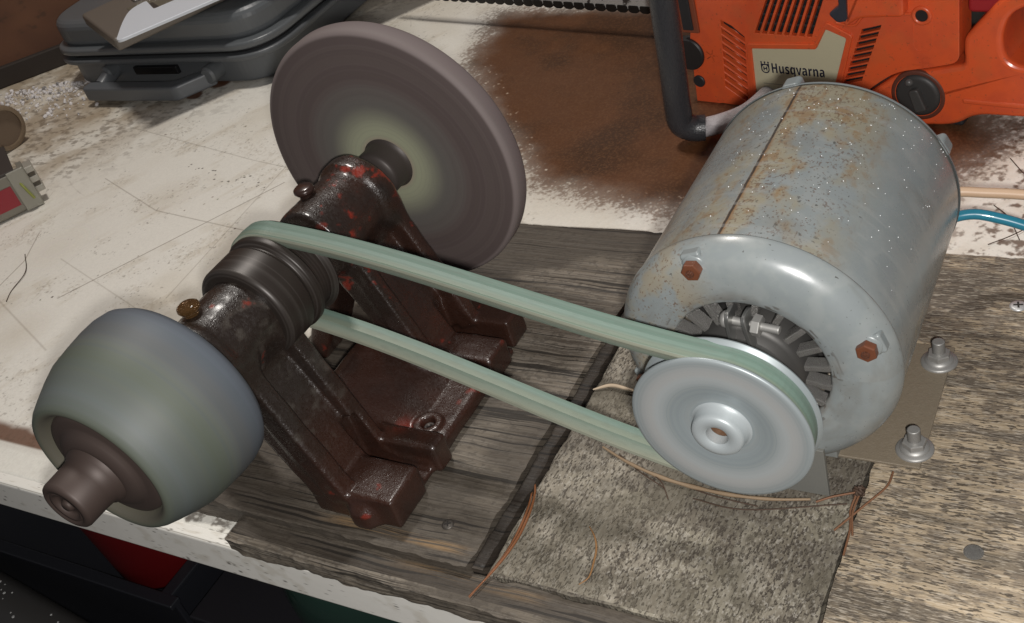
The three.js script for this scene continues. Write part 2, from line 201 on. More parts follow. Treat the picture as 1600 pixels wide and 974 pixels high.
// ---------------------------------------------------------------- weathered timber base board
function woodMaps(w, h, sx, sz, style) { // u along x (sx metres), v along z away from the viewer
  return maps(w, h, (u, v) => {
    const x = u * sx, z = v * sz; let c, hgt, rough = 0.72;
    if (style === 'plank') {
      const warp = 0.01 * fbm(x * 9, z * 9), zz = z + warp, g1 = fbm(x * 10, zz * 300, 5), g2 = fbm(x * 120, zz * 1500, 3), g3 = fbm(x * 22 + 7, zz * 900, 4), big = fbm(x * 9 + 2, z * 12, 4), mot = fbm(x * 260, z * 420 + 5, 4);
      c = [0.155, 0.13, 0.1]; mixc(c, [0.225, 0.195, 0.158], sst(0.4, 0.62, g1) * 0.6); mixc(c, [0.075, 0.062, 0.048], sst(0.55, 0.35, g3) * 0.7); mixc(c, [0.29, 0.265, 0.23], 0.55 * sst(0.52, 0.75, g2) * sst(0.42, 0.62, mot)); mixc(c, [0.07, 0.057, 0.044], 0.6 * sst(0.5, 0.68, mot));
      mixc(c, [0.05, 0.04, 0.03], 0.72 * sst(0.47, 0.66, big + 0.08 * sst(0.2, 0.0, v)));
      mixc(c, [0.3, 0.18, 0.075], 0.6 * sst(0.005, 0.0015, Math.abs(z - 0.0095 - 0.005 * (big - 0.5))) * sst(0.11, 0.16, x) * sst(0.255, 0.23, x) * sst(0.35, 0.6, g3));
      mixc(c, [0.04, 0.031, 0.023], 0.75 * sst(0.42, 0.16, v + 0.25 * (big - 0.5)) * sst(0.62, 0.3, u + 0.2 * (big - 0.5)));  // front left corner darkened: the drum shadow is painted into the wood
      mixc(c, [0.016, 0.013, 0.01], 0.85 * sst(0.64, 0.7, fbm(x * 9, zz * 420, 3))); hgt = 0.5 * g1 + 0.35 * g3 + 0.2 * mot; rough = 0.5 + 0.3 * g3;
    } else if (style === 'ply') {
      const g1 = fbm(x * 420, z * 26, 5), dots = fbm(x * 1050, z * 430, 3), d2 = fbm(x * 560 + 9, z * 230, 4), big = fbm(x * 11, z * 11 + 3, 4), mot = fbm(x * 90, z * 70, 5);
      c = [0.25, 0.22, 0.172]; mixc(c, [0.33, 0.3, 0.245], sst(0.4, 0.64, g1) * 0.65); mixc(c, [0.19, 0.175, 0.125], 0.4 * sst(0.45, 0.62, big)); mixc(c, [0.14, 0.12, 0.09], 0.6 * sst(0.47, 0.64, mot));
      mixc(c, [0.05, 0.04, 0.031], 0.85 * sst(0.55, 0.66, dots + 0.25 * (mot - 0.5))); mixc(c, [0.075, 0.062, 0.046], 0.65 * sst(0.56, 0.7, d2 + 0.2 * (big - 0.5))); mixc(c, [0.46, 0.43, 0.37], 0.5 * sst(0.58, 0.74, fbm(x * 900 + 40, z * 500, 3)));
      mixc(c, [0.055, 0.045, 0.035], 0.65 * sst(0.45, 0.6, fbm(x * 14 + 20, z * 34 + 4, 5) + 0.13 * Math.exp(-(((v - 0.36) / 0.07) ** 2))) * sst(0.02, 0.4, v + 0.5 * (big - 0.5))); mixc(c, [0.105, 0.092, 0.066], 0.55 * sst(0.5, 0.62, fbm(x * 20 + 3, z * 26, 5))); hgt = 0.5 * g1 + 0.4 - 0.35 * sst(0.56, 0.7, dots); rough = 0.6 + 0.25 * g1;  // damp blotches, thicker in a band that paints in the belt shadow
    } else {
      const warp = 0.004 * fbm(x * 12, z * 12), zz = z + warp, g1 = fbm(x * 12, zz * 420, 5), g2 = fbm(x * 60, zz * 1700, 4), big = fbm(x * 10, z * 14 + 8, 4), dots = fbm(x * 240, zz * 1150, 3), mot = fbm(x * 110, z * 230 + 3, 5);
      c = [0.36, 0.285, 0.19]; mixc(c, [0.46, 0.375, 0.265], sst(0.4, 0.64, g2) * 0.65); mixc(c, [0.24, 0.19, 0.135], 0.75 * sst(0.54, 0.36, g1)); mixc(c, [0.06, 0.047, 0.034], 0.92 * sst(0.54, 0.65, dots + 0.25 * (big - 0.5))); mixc(c, [0.13, 0.105, 0.08], 0.7 * sst(0.48, 0.66, mot + 0.1 * sst(0.4, 0.9, v)));
      mixc(c, [0.075, 0.062, 0.05], 0.7 * sst(0.44, 0.62, big) * sst(0.3, 0.9, v)); mixc(c, [0.09, 0.074, 0.056], 0.75 * sst(0.5, 0.66, fbm(x * 9 + 3, zz * 95, 5))); mixc(c, [0.55, 0.49, 0.4], 0.45 * sst(0.56, 0.72, fbm(x * 200, zz * 1900, 3))); hgt = 0.5 * g1 + 0.4 * g2 - 0.25 * sst(0.53, 0.68, dots) + 0.1; rough = 0.6 + 0.25 * g2;
    }
    return [...c, hgt, rough];
  });
}
const board = thing('base_board', 'weathered grey timber board under grinder and motor, with plywood and batten', 'wooden board');
{
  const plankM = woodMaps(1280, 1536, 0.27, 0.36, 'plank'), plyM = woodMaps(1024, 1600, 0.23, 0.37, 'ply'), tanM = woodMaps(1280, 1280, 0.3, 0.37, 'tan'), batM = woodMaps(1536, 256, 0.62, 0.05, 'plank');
  const wood = (m, s) => std(null, 1, 0, { ...m, bumpScale: s });
  // a board with a worn, uneven outline: jitter the rim of a subdivided box
  const worn = (x0, x1, y0, y1, z0, z1, nx, nz, amp, seed) => { const g = new THREE.BoxGeometry(x1 - x0, y1 - y0, z1 - z0, nx, 3, nz), p = g.attributes.position; at(g, (x0 + x1) / 2, (y0 + y1) / 2, (z0 + z1) / 2);
    for (let i = 0; i < p.count; i++) { let x = p.getX(i), y = p.getY(i), z = p.getZ(i); const e = Math.min(x - x0, x1 - x, z - z0, z1 - z), j = fbm3(x * 90 + seed, y * 90, z * 90, 3) - 0.5, k = fbm3(x * 30 + seed, y * 60, z * 30, 2) - 0.5; if (e < 0.0005) { if (x - x0 < 0.0005 || x1 - x < 0.0005) x += amp * (j + k) * 2; if (z - z0 < 0.0005 || z1 - z < 0.0005) z += amp * (j + k) * 2; if (y > y1 - 0.0005) y -= amp * (0.35 + Math.abs(j) * 2); } else if (y > y1 - 0.0005 && e < 0.012) y -= amp * 0.4 * Math.abs(k); p.setXYZ(i, x, y, z); }
    g.computeVertexNormals(); return g; };
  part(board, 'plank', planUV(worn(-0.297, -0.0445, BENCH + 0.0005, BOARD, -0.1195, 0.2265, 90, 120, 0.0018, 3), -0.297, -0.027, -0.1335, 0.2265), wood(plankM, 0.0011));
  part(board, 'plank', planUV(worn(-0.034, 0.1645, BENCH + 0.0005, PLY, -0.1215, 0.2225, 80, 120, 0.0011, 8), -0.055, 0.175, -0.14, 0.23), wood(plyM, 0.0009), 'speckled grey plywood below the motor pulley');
  part(board, 'plank', planUV(worn(0.1662, 0.46, BENCH + 0.0005, PLY + 0.0005, -0.1275, 0.2225, 90, 120, 0.0012, 5), 0.166, 0.466, -0.14, 0.23), wood(tanM, 0.0009), 'tan streaked plywood right of the motor');
  const bat = part(board, 'batten', planUV(worn(-0.236, 0.46, BENCH - 0.002, PLY + 0.0005, 0.2245, 0.2475, 240, 10, 0.0024, 12), -0.236, 0.384, 0.2, 0.25), wood(batM, 0.0014));
  part(board, 'seam_strip', planUV(worn(-0.0432, -0.0348, BENCH + 0.0008, -0.0035, -0.119, 0.2235, 6, 160, 0.0016, 21), -0.0432, 0.2268, -0.1335, 0.2265).rotateY(0), std([0.36, 0.33, 0.31], 1, 0, { ...plankM, bumpScale: 0.0012 }), 'dark splintered strip beside the seam');
  // screw heads
  const screw = (x, y, z, r, m, tilt, worn_out) => { const s = part(board, 'screw', merge(latheZ([[0, 0.0008], [r * 0.75, 0.0008], [r, 0.0002], [r, -0.002], [0, -0.002]], 28).rotateX(-Math.PI / 2)), m); s.position.set(x, y, z); s.rotation.y = tilt; if (!worn_out) part(s, 'cross_slot', merge(at(new THREE.BoxGeometry(r * 1.1, 0.0003, r * 0.22), 0, 0.0009, 0), at(new THREE.BoxGeometry(r * 0.22, 0.00028, r * 1.1), 0, 0.0009, 0)), std([0.02, 0.017, 0.015], 0.8)); };
  screw(-0.0722, 0.0002, 0.2005, 0.0042, std([0.09, 0.08, 0.07], 0.5, 0.6), 0.5);
  screw(0.2238, PLY + 0.001, -0.075, 0.0055, std([0.5, 0.5, 0.5], 0.45, 0.5), 0.2); screw(0.2317, PLY + 0.0008, 0.135, 0.0052, std([0.3, 0.29, 0.27], 0.75, 0.2, { ...gritAt(3), bumpScale: 0.0008 }), 0.8, true);
}

// ---------------------------------------------------------------- electric motor
const MX = 0.1117, MY = 0.0879;
const steel = std([0.42, 0.42, 0.41], 0.38, 0.85), darkSteel = std([0.07, 0.06, 0.055], 0.5, 0.6), rust = std([0.13, 0.045, 0.022], 0.75, 0.1, { ...gritAt(1), bumpScale: 0.0006 }), galv = std([0.34, 0.335, 0.32], 0.48, 0.55);
{
  const motor = thing('electric_motor', 'grey rust-stained electric motor bolted to the board at the right', 'motor', [MX, 0, 0]);
  const g0 = (geo) => at(geo, 0, MY, 0), R = 0.08, ZR = 0.0987, ZB = -0.0614;
  // ---- shell: u = angle / 2 pi (0 = +x, anticlockwise seen from the front), v runs from the front rim to the back
  const paint = [0.205, 0.228, 0.23];
  const shellM = maps(2048, 1024, (u, v) => {
    const a = u * 360, s = u * 0.5027, z = v * 0.16, big = fbm(s * 24 + 2, z * 24), mid = fbm(s * 90, z * 90, 4), fine = n2(s * 1400, z * 1400), spk = n2(s * 620, z * 620);
    const c = [...paint]; let h = 0.5 + 0.12 * mid, rough = 0.2 + 0.16 * mid;
    mixc(c, [0.25, 0.265, 0.26], 0.5 * sst(0.45, 0.7, mid)); mixc(c, [0.185, 0.2, 0.2], 0.4 * sst(0.55, 0.35, big));
    // rust blooms on the crown, strongest next to the seam
    const crown = sst(42, 72, a) * sst(150, 100, a), near = Math.exp(-Math.max(0, 98 - a) / 14) * (a < 98.5 ? 1 : 0);
    const bloom = crown * sst(0.46, 0.68, fbm(s * 34 + 8, z * 22, 5) + 0.24 * near + 0.1 * sst(0.55, 0.95, v));
    mixc(c, [0.235, 0.2, 0.125], 0.8 * bloom); mixc(c, [0.19, 0.1, 0.035], 0.6 * bloom * sst(0.48, 0.68, fbm(s * 210, z * 170 + 5, 5)));
    const pit = crown * sst(0.66, 0.76, fbm(s * 800 + 3, z * 620, 4) + 0.12 * near + 0.32 * (fbm(s * 60, z * 46 + 9, 4) - 0.5)); mixc(c, [0.085, 0.035, 0.015], 0.6 * pit); h -= 0.15 * pit;
    const pitL = sst(98, 110, a) * sst(185, 130, a) * 0.7 * sst(0.67, 0.77, fbm(s * 800, z * 800 + 31, 4) + 0.3 * (fbm(s * 70, z * 60 + 2, 3) - 0.5)); mixc(c, [0.14, 0.075, 0.035], 0.8 * pitL); mixc(c, [0.33, 0.29, 0.22], 0.5 * sst(105, 140, a) * sst(0.52, 0.7, fbm(s * 50 + 90, z * 50)));
    // the lapped seam along the shell
    const sd = (a - 98) * 0.0014 + 0.0004 * (n2(z * 300, 3) - 0.5); if (Math.abs(sd) < 0.006) { mixc(c, [0.2, 0.1, 0.035], 0.85 * sst(0.0035, 0.0006, sd > 0 ? sd * 2.5 : -sd) * sst(0.25, 0.6, n2(z * 90, 8) + 0.25)); mixc(c, [0.025, 0.016, 0.01], sst(0.0011, 0.0004, Math.abs(sd))); h -= 0.5 * sst(0.0012, 0.0003, Math.abs(sd)); }
    mixc(c, [0.03, 0.025, 0.02], 0.7 * crown * sst(0.7, 0.76, fbm(s * 520, z * 520 + 70, 3)) * sst(0.5, 0.7, mid)); mixc(c, [0.04, 0.034, 0.03], 0.8 * sst(0.975, 0.985, spk)); mixc(c, [0.3, 0.31, 0.3], 0.25 * sst(0.6, 0.75, fbm(s * 30, z * 210 + 2, 4))); mixc(c, [0.14, 0.135, 0.12], 0.35 * sst(0.55, 0.75, fbm(s * 26 + 40, z * 30, 5)));
    if (a > 99 && a < 125) { const flk = sst(0.73, 0.745, fbm(s * 75 + 60, z * 55 + 3, 3)) * sst(0.6, 0.7, v); mixc(c, [0.05, 0.03, 0.028], flk); }
    mixc(c, [0.2, 0.17, 0.13], 0.6 * sst(0.02, 0.0, v) + 0.5 * sst(0.975, 1, v)); rough += 0.3 * bloom;
    return [...c, h, rough];
  });
  const shellMat = std(null, 1, 0, { ...shellM, bumpScale: 0.0004, clearcoat: 0.25, clearcoatRoughness: 0.25 });
  part(motor, 'shell', g0(latheZ(Array.from({ length: 25 }, (_, i) => [R - (i === 0 ? 0.0006 : 0) - (i === 24 ? 0.0006 : 0), mix(ZR, ZB, i / 24)]), 180)), shellMat);
  // ---- front end bell with a ring of vents
  const bellM = maps(1536, 512, (u, v) => {
    const s = u * 0.45, w = v * 0.05, mid = fbm(s * 80, w * 80, 4), fine = n2(s * 700, w * 700), a = u * 360; const c = [...paint]; mixc(c, [0.25, 0.268, 0.262], 0.5 * sst(0.45, 0.7, mid));
    const left = sst(95, 125, a) * sst(250, 190, a); mixc(c, [0.27, 0.22, 0.14], 0.6 * left * sst(0.45, 0.7, fbm(s * 60, w * 60 + 3))); mixc(c, [0.11, 0.055, 0.025], 0.75 * left * sst(0.64, 0.75, fbm(s * 800, w * 800, 4) + 0.2 * (fbm(s * 80, w * 80, 3) - 0.5)));
    mixc(c, [0.05, 0.04, 0.033], 0.75 * sst(0.78, 0.86, n2(s * 160 + 9, w * 900)) * sst(0.3, 0.1, v)); mixc(c, [0.1, 0.09, 0.08], 0.75 * sst(0.08, 0.0, v) ); mixc(c, [0.13, 0.11, 0.09], 0.5 * sst(0.5, 0.75, fbm(s * 30 + 4, w * 120)) * sst(0.35, 0.1, v));
    mixc(c, [0.04, 0.035, 0.03], 0.8 * sst(0.965, 0.98, fine)); mixc(c, [0.14, 0.135, 0.12], 0.35 * sst(0.55, 0.75, fbm(s * 26 + 40, w * 60, 5))); return [...c, 0.5 + 0.2 * mid, 0.22 + 0.2 * mid]; });
  const bellMat = std(null, 1, 0, { ...bellM, bumpScale: 0.0004, clearcoat: 0.3, clearcoatRoughness: 0.2 });
  const bell = part(motor, 'end_bell', g0(latheZ([[0.0455, 0.1085], [0.0455, 0.1112], [0.047, 0.1125], [0.052, 0.1132], [0.06, 0.1134], [0.0655, 0.113], [0.07, 0.1118], [0.0738, 0.1097], [0.077, 0.1067], [0.0793, 0.1028], [0.0804, 0.0995], [0.0808, 0.0978], [0.0806, 0.0968], [0.079, 0.096]], 160)), bellMat);
  part(motor, 'vent_well', g0(latheZ([[0.02, 0.086], [0.0455, 0.086], [0.0455, 0.086], [0.0455, 0.109]], 64)), std([0.012, 0.011, 0.01], 0.8));
  part(motor, 'bearing_cap', g0(latheZ([[0, 0.1275], [0.019, 0.1275], [0.021, 0.1265], [0.0215, 0.118], [0.0225, 0.1165], [0.029, 0.115], [0.032, 0.1125], [0.0325, 0.087]], 64)), std([0.06, 0.058, 0.055], 0.5, 0.5));
  const finMat = std([0.17, 0.165, 0.155], 0.45, 0.4, { ...gritAt(2), bumpScale: 0.0003 });
  for (let k = 0; k < 20; k++) { const f = part(motor, 'vent_fin', rbox(0.0308, 0.0462, -0.002, 0.002, 0.104, 0.1124, 0.0008), finMat); f.position.set(0, MY, 0); f.rotation.z = (k + 0.35) / 20 * 2 * Math.PI; }
  const windM = std([0.16, 0.14, 0.11], 0.4, 0.6); for (let k = 0; k < 20; k++) { const f = part(motor, 'fan_blade', rbox(0.0405, 0.0448, -0.002, 0.002, 0.088, 0.0965, 0.001), windM); f.position.set(0, MY, 0); f.rotation.z = (k + 0.8) / 20 * 2 * Math.PI; }
  // ---- tie bolts on their raised bosses
  for (const a of [108, 19, -72, 198]) {
    const t = a * Math.PI / 180, b = new THREE.Group(); b.name = 'tie_bolt'; b.position.set(0.0705 * Math.cos(t), MY + 0.0705 * Math.sin(t), 0.1065); motor.add(b); b.rotation.z = t;
    part(b, 'boss', merge(latheZ([[0, 0.0042], [0.0062, 0.0042], [0.0074, 0.003], [0.008, -0.006]], 32), rbox(0, 0.008, -0.0062, 0.0062, -0.006, 0.0034, 0.0018)), std([0.205, 0.228, 0.23], 0.34, 0, { clearcoat: 0.3 }));
    const n = part(b, 'bolt_head', at(hex(0.0098, 0.0052), 0, 0, 0.0043), rust); n.rotation.z = 0.3; part(b, 'bolt_end', at(cylZ(0.0022, 0, 0.0025, 0.0006, 20), 0, 0, 0.0092), rust);
  }
  for (const [a, w] of [[104, 0.012], [25, 0.012]]) { const t = a * Math.PI / 180; const l = part(motor, 'rear_lug', rbox(-0.01, 0.0006, -w / 2, w / 2, -0.0745, -0.0612, 0.003, 3), std([0.205, 0.228, 0.23], 0.38)); l.position.set(0.08 * Math.cos(t), MY + 0.08 * Math.sin(t), 0); l.rotation.z = t; }
  part(motor, 'rear_bell', g0(latheZ([[R + 0.0004, ZB + 0.001], [R + 0.0005, ZB - 0.0005], [R - 0.0005, ZB - 0.0025], [R - 0.004, ZB - 0.006], [0.064, ZB - 0.012], [0, ZB - 0.013]], 120)), std([0.205, 0.228, 0.23], 0.36));
  // ---- shaft, pulley with a belt groove and a raised hub
  const pulM = maps(64, 1024, (u, v) => { const q = fbm(v * 70, 3, 4), s = n2(v * 220, 9); const c = [0.25, 0.285, 0.295]; mixc(c, [0.3, 0.335, 0.345], 0.5 * sst(0.4, 0.7, q)); mixc(c, [0.31, 0.335, 0.33], 0.35 * sst(0.6, 0.8, s)); mixc(c, [0.42, 0.44, 0.44], 0.6 * sst(0.14, 0.2, v) * sst(0.3, 0.22, v)); mixc(c, [0.4, 0.36, 0.33], 0.25 * sst(0.2, 0.24, v) * sst(0.32, 0.26, v)); return [...c, 0.5 + 0.2 * q, 0.42]; });  // lighter ring near the hub is a highlight painted into the colour
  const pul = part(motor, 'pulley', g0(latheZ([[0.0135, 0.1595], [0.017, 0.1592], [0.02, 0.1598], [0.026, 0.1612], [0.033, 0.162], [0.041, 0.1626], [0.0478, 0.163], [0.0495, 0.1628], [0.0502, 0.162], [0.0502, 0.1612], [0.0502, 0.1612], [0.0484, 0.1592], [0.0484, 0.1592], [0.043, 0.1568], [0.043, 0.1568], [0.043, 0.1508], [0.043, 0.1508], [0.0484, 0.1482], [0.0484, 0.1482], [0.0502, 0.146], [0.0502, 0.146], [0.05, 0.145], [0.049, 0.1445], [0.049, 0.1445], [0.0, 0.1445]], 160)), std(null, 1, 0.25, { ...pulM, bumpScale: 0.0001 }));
  part(pul, 'hub', g0(latheZ([[0.0062, 0.156], [0.0062, 0.1672], [0.0062, 0.1672], [0.0078, 0.1685], [0.0108, 0.1688], [0.0132, 0.1684], [0.0142, 0.1672], [0.0146, 0.1655], [0.015, 0.1602], [0.0168, 0.1592]], 64)), std([0.37, 0.405, 0.415], 0.42, 0.2));
  part(pul, 'shaft_end', g0(latheZ([[0, 0.1622], [0.0045, 0.1622], [0.006, 0.1612], [0.0061, 0.13]], 32)), std([0.2, 0.1, 0.05], 0.5, 0.5));
  // ---- clamp bolt over the bearing cap: screw, two ears and a nut
  const cl = new THREE.Group(); cl.name = 'clamp'; cl.position.set(0.004, MY + 0.0355, 0.1155); cl.rotation.set(0, -0.05, -0.1); motor.add(cl);
  const strapM = std([0.3, 0.3, 0.29], 0.35, 0.85);
  part(cl, 'screw', merge(at(thread(0.0026, 0.03), 0, 0, -0.011).rotateY(Math.PI / 2), at(latheZ([[0, 0.0046], [0.0035, 0.0042], [0.0048, 0.0025], [0.005, 0], [0, 0]], 28).rotateY(-Math.PI / 2), -0.0095, 0, 0)), galv);
  const ear = () => { const s = roundPoly([[-0.006, -0.016], [0.006, -0.016], [0.0075, 0.0085], [-0.0075, 0.0085]], 0.006); return ext(s, 0.0016, 0.0003).rotateY(Math.PI / 2); };
  const e1 = part(cl, 'ear', ear(), strapM); e1.position.set(-0.0085, 0, 0); e1.rotation.z = 0.1; const e2 = part(cl, 'ear', ear(), strapM); e2.position.set(0.0015, 0, 0); e2.rotation.z = 0.22;
  part(cl, 'nut', hex(0.0105, 0.0048).rotateY(Math.PI / 2), galv).position.set(0.0042, 0, 0);
  part(motor, 'strap', g0(latheZ([[0.0235, 0.1245], [0.0242, 0.1245], [0.0242, 0.1245], [0.0242, 0.117], [0.0242, 0.117], [0.0235, 0.117]], 64)), strapM);
  // ---- cradle foot
  const footM = std([0.2, 0.165, 0.12], 0.8, 0.05, { ...gritAt(1), bumpScale: 0.0002 });
  part(motor, 'foot_plate', rbox(-0.02, 0.0815, PLY + 0.0006, PLY + 0.0026, -0.026, 0.083, 0.0008), footM);
  part(motor, 'foot_saddle', ext(poly([[-0.034, PLY + 0.0028], [0.034, PLY + 0.0028], [0.034, 0.026], [-0.034, 0.026]]), 0.14, 0.001).translate(0, 0, -0.055), std([0.22, 0.23, 0.22], 0.5, 0.2));
  part(motor, 'front_bracket', ext(poly([[-0.03, PLY + 0.0006], [0.0365, PLY + 0.0006], [0.0365, 0.03], [-0.03, 0.03]]), 0.0022, 0.0004).translate(0, 0, 0.112), std([0.17, 0.17, 0.155], 0.55, 0.2));
  for (const [x, z, s] of [[0.0745, -0.0105, 1], [0.0757, 0.0686, 0.98]]) {
    const b = new THREE.Group(); b.name = 'foot_bolt'; b.position.set(x, PLY + 0.0026, z); b.scale.setScalar(s * 1.12); motor.add(b);
    part(b, 'washer', latheZ([[0.003, 0.0018], [0.0095, 0.0014], [0.0102, 0.0006], [0.0102, 0]], 36).rotateX(-Math.PI / 2), galv);
    part(b, 'nut', merge(hex(0.0112, 0.0055).rotateX(-Math.PI / 2), latheZ([[0.004, 0.0022], [0.0075, 0.0018], [0.008, 0]], 32).rotateX(-Math.PI / 2)).translate(0, 0.0016, 0), galv);
    part(b, 'stud', thread(0.0036, 0.0155).rotateX(-Math.PI / 2), galv); b.rotation.y = s * 9;
  }
  // ---- beads of water on the painted crown
  { const r = rng(31), gs = [], sph = new THREE.SphereGeometry(1, 8, 6); const im = new THREE.InstancedMesh(sph, std([0.85, 0.87, 0.88], 0.08, 0, { clearcoat: 1, clearcoatRoughness: 0.05 }), 150); im.name = 'water_drops'; im.userData = { kind: 'stuff' }; const M = new THREE.Matrix4();
    for (let i = 0; i < 150; i++) { const a = (22 + 95 * r()) * Math.PI / 180, z = ZB + 0.004 + Math.pow(r(), 1.5) * 0.14, s = 0.00018 + 0.00034 * r() * r(); M.makeScale(s, s, s).setPosition(R * Math.cos(a), MY + R * Math.sin(a), z); im.setMatrixAt(i, M); } motor.add(im); }
}

// ---------------------------------------------------------------- pedestal grinder
const GX = -0.1979, GY = 0.1352;
{
  const gr = thing('pedestal_grinder', 'oily dark red cast iron grinder with a big wheel and a grey drum', 'grinder', [GX, 0, 0]);
  // ---- the casting, one continuous body
  const smin = (a, b, k) => { const h = Math.max(k - Math.abs(a - b), 0) / k; return Math.min(a, b) - h * h * k * 0.25; }, smax = (a, b, k) => -smin(-a, -b, k);
  const box = (x, y, z, cx, cy, cz, hx, hy, hz, r) => { const a = Math.abs(x - cx) - hx + r, b = Math.abs(y - cy) - hy + r, c = Math.abs(z - cz) - hz + r; return Math.hypot(Math.max(a, 0), Math.max(b, 0), Math.max(c, 0)) + Math.min(Math.max(a, b, c), 0) - r; };
  const ab = (x, y, z, x0, x1, y0, y1, z0, z1, r = 0.003) => box(x, y, z, (x0 + x1) / 2, (y0 + y1) / 2, (z0 + z1) / 2, (x1 - x0) / 2, (y1 - y0) / 2, (z1 - z0) / 2, r);
  const cyl = (x, y, z, cx, cy, z0, z1, r, e) => { const a = Math.hypot(x - cx, y - cy) - r + e, b = Math.abs(z - (z0 + z1) / 2) - (z1 - z0) / 2 + e; return Math.hypot(Math.max(a, 0), Math.max(b, 0)) + Math.min(Math.max(a, b), 0) - e; };
  // slab running from (ax, ay) to (bx, by) in plan of the axis, thickness t, spanning z0..z1
  const slab = (x, y, z, ax, ay, bx, by, t, z0, z1, r = 0.003) => { const dx = bx - ax, dy = by - ay, L = Math.hypot(dx, dy), ux = dx / L, uy = dy / L, px = x - (ax + bx) / 2, py = y - (ay + by) / 2; return box(px * ux + py * uy, -px * uy + py * ux, z, 0, 0, (z0 + z1) / 2, L / 2 + t, t, (z1 - z0) / 2, r); };
  const g = GX, field = (x, y, z) => {
    let d = 1;
    // bearings
    d = Math.min(d, cyl(x, y, z, g, GY, 0.032, 0.098, 0.027, 0.003)); d = smin(d, cyl(x, y, z, g, GY, 0.028, 0.044, 0.0305, 0.004), 0.005);
    d = Math.min(d, cyl(x, y, z, g, GY, 0.166, 0.226, 0.0275, 0.003)); d = smin(d, cyl(x, y, z, g, GY, 0.214, 0.228, 0.0305, 0.004), 0.005);
    // legs on the front side, a web between two ribs
    for (const [z0, z1, w] of [[0.028, 0.088, 1], [0.156, 0.2145, 0]]) {
      const a = slab(x, y, z, g + 0.002, 0.116, -0.16, 0.028, 0.0105, z0, z1, 0.004), r1 = slab(x, y, z, g + 0.016, 0.128, -0.145, 0.026, 0.009, w ? z0 - 0.002 : z1 - 0.013, w ? z0 + 0.01 : z1 + 0.001, 0.003), r2 = slab(x, y, z, g + 0.016, 0.124, -0.15, 0.026, 0.0075, w ? z1 - 0.012 : z0, w ? z1 : z0 + 0.014, 0.003);
      d = smin(d, smin(a, smin(r1, r2, 0.003), 0.003), 0.012);
    }
    // legs on the rear side
    d = smin(d, slab(x, y, z, g - 0.006, 0.115, -0.268, 0.008, 0.009, 0.04, 0.075, 0.003), 0.008);
    d = smin(d, slab(x, y, z, g - 0.006, 0.115, -0.268, 0.008, 0.009, 0.172, 0.205, 0.003), 0.008);
    // base plate rising towards the legs
    let p = ab(x, y, z, -0.2, -0.104, 0.0, 0.05, 0.04, 0.19, 0.004); const top = 0.0125 + 0.034 * Math.max(0, Math.min(1, (-0.13 - x) / 0.06)); p = smax(p, y - top, 0.006);
    p = smax(p, (0.0 - (x + 0.205)) * 0.8, 0.004); p = smax(p, -ab(x, y, z, -0.24, -0.14, -0.01, 0.006, 0.055, 0.172, 0.003), 0.004);
    d = smin(d, p, 0.006);
    // four prongs of the feet
    const fn = [[-0.17, -0.1, 0.0255, 0.178, 0.213], [-0.166, -0.098, 0.0245, 0.146, 0.1625], [-0.172, -0.107, 0.0255, 0.012, 0.0355], [-0.168, -0.1015, 0.0235, 0.0475, 0.075]];
    for (const [x0, x1, h, z0, z1] of fn) d = smin(d, ab(x, y, z, x0, x1, 0, h, z0, z1, 0.003), 0.002);
    d = smin(d, ab(x, y, z, -0.136, -0.118, 0, 0.0175, 0.19, 0.2205, 0.006), 0.008);
    // open slots and the bolt hole
    d = smax(d, -ab(x, y, z, -0.158, -0.08, 0.006, 0.05, 0.0375, 0.0465, 0.002), 0.002); d = smax(d, -ab(x, y, z, -0.158, -0.08, 0.006, 0.05, 0.164, 0.1745, 0.002), 0.002);
    d = smin(d, Math.max(Math.hypot(x + 0.1225, z - 0.1335) - 0.0105, y - 0.0165), 0.003); d = smax(d, -Math.max(Math.hypot(x + 0.1225, z - 0.1335) - 0.0052, 0.004 - y), 0.0015);
    d = smax(d, -y + 0.0006, 0.001);
    return d + 0.0004 * (n3(x * 220, y * 220, z * 220) - 0.5) + 0.0008 * (n3(x * 55, y * 55, z * 55) - 0.5);
  };
  let cg = nets(field, [-0.3, -0.003, 0.004], [-0.09, 0.172, 0.236], 0.0016);
  tint(cg, (x, y, z) => {
    const n = fbm3(x * 42, y * 42, z * 42, 3), f = fbm3(x * 150 + 5, y * 150, z * 150, 3); const c = [0.017, 0.0115, 0.009];
    mixc(c, [0.033, 0.0135, 0.0088], sst(0.09, 0.035, y) * (0.55 + 0.45 * sst(0.3, 0.55, n))); mixc(c, [0.032, 0.0135, 0.0088], 0.8 * sst(0.1, 0.05, z) * sst(0.3, 0.6, n)); mixc(c, [0.065, 0.056, 0.047], 0.55 * sst(0.5, 0.7, f) * sst(0.48, 0.6, n) * sst(0.1, 0.16, z) * sst(0.02, 0.05, y));
    const f2 = 0.62 * n + 0.38 * fbm3(x * 230, y * 230, z * 230 + 4, 4), chips = sst(0.11, 0.07, z) * sst(0.125, 0.15, y) * 0.9 * sst(0.575, 0.62, f2) + sst(0.64, 0.7, f) * sst(0.7, 0.74, n) * 0.6 + sst(0.1, 0.08, z) * sst(0.08, 0.085, z) * sst(0.03, 0.05, y) * sst(0.57, 0.6, f2);
    mixc(c, [0.21, 0.02, 0.009], Math.min(0.85, chips)); const bp = Math.exp(-((x + 0.135) ** 2 + (z - 0.143) ** 2) / 0.00006) * sst(0.45, 0.55, f); mixc(c, [0.3, 0.022, 0.008], 0.4 * bp * (y < 0.03 ? 1 : 0));
    return c; });
  cg = boxUV(cg, 11); at(cg, -GX, 0, 0);
  part(gr, 'casting', cg, std([1, 1, 1], 0.62, 0.0, { vertexColors: true, ...gritAt(1.4), bumpScale: 0.00028, clearcoat: 0.45, clearcoatRoughness: 0.18 }));
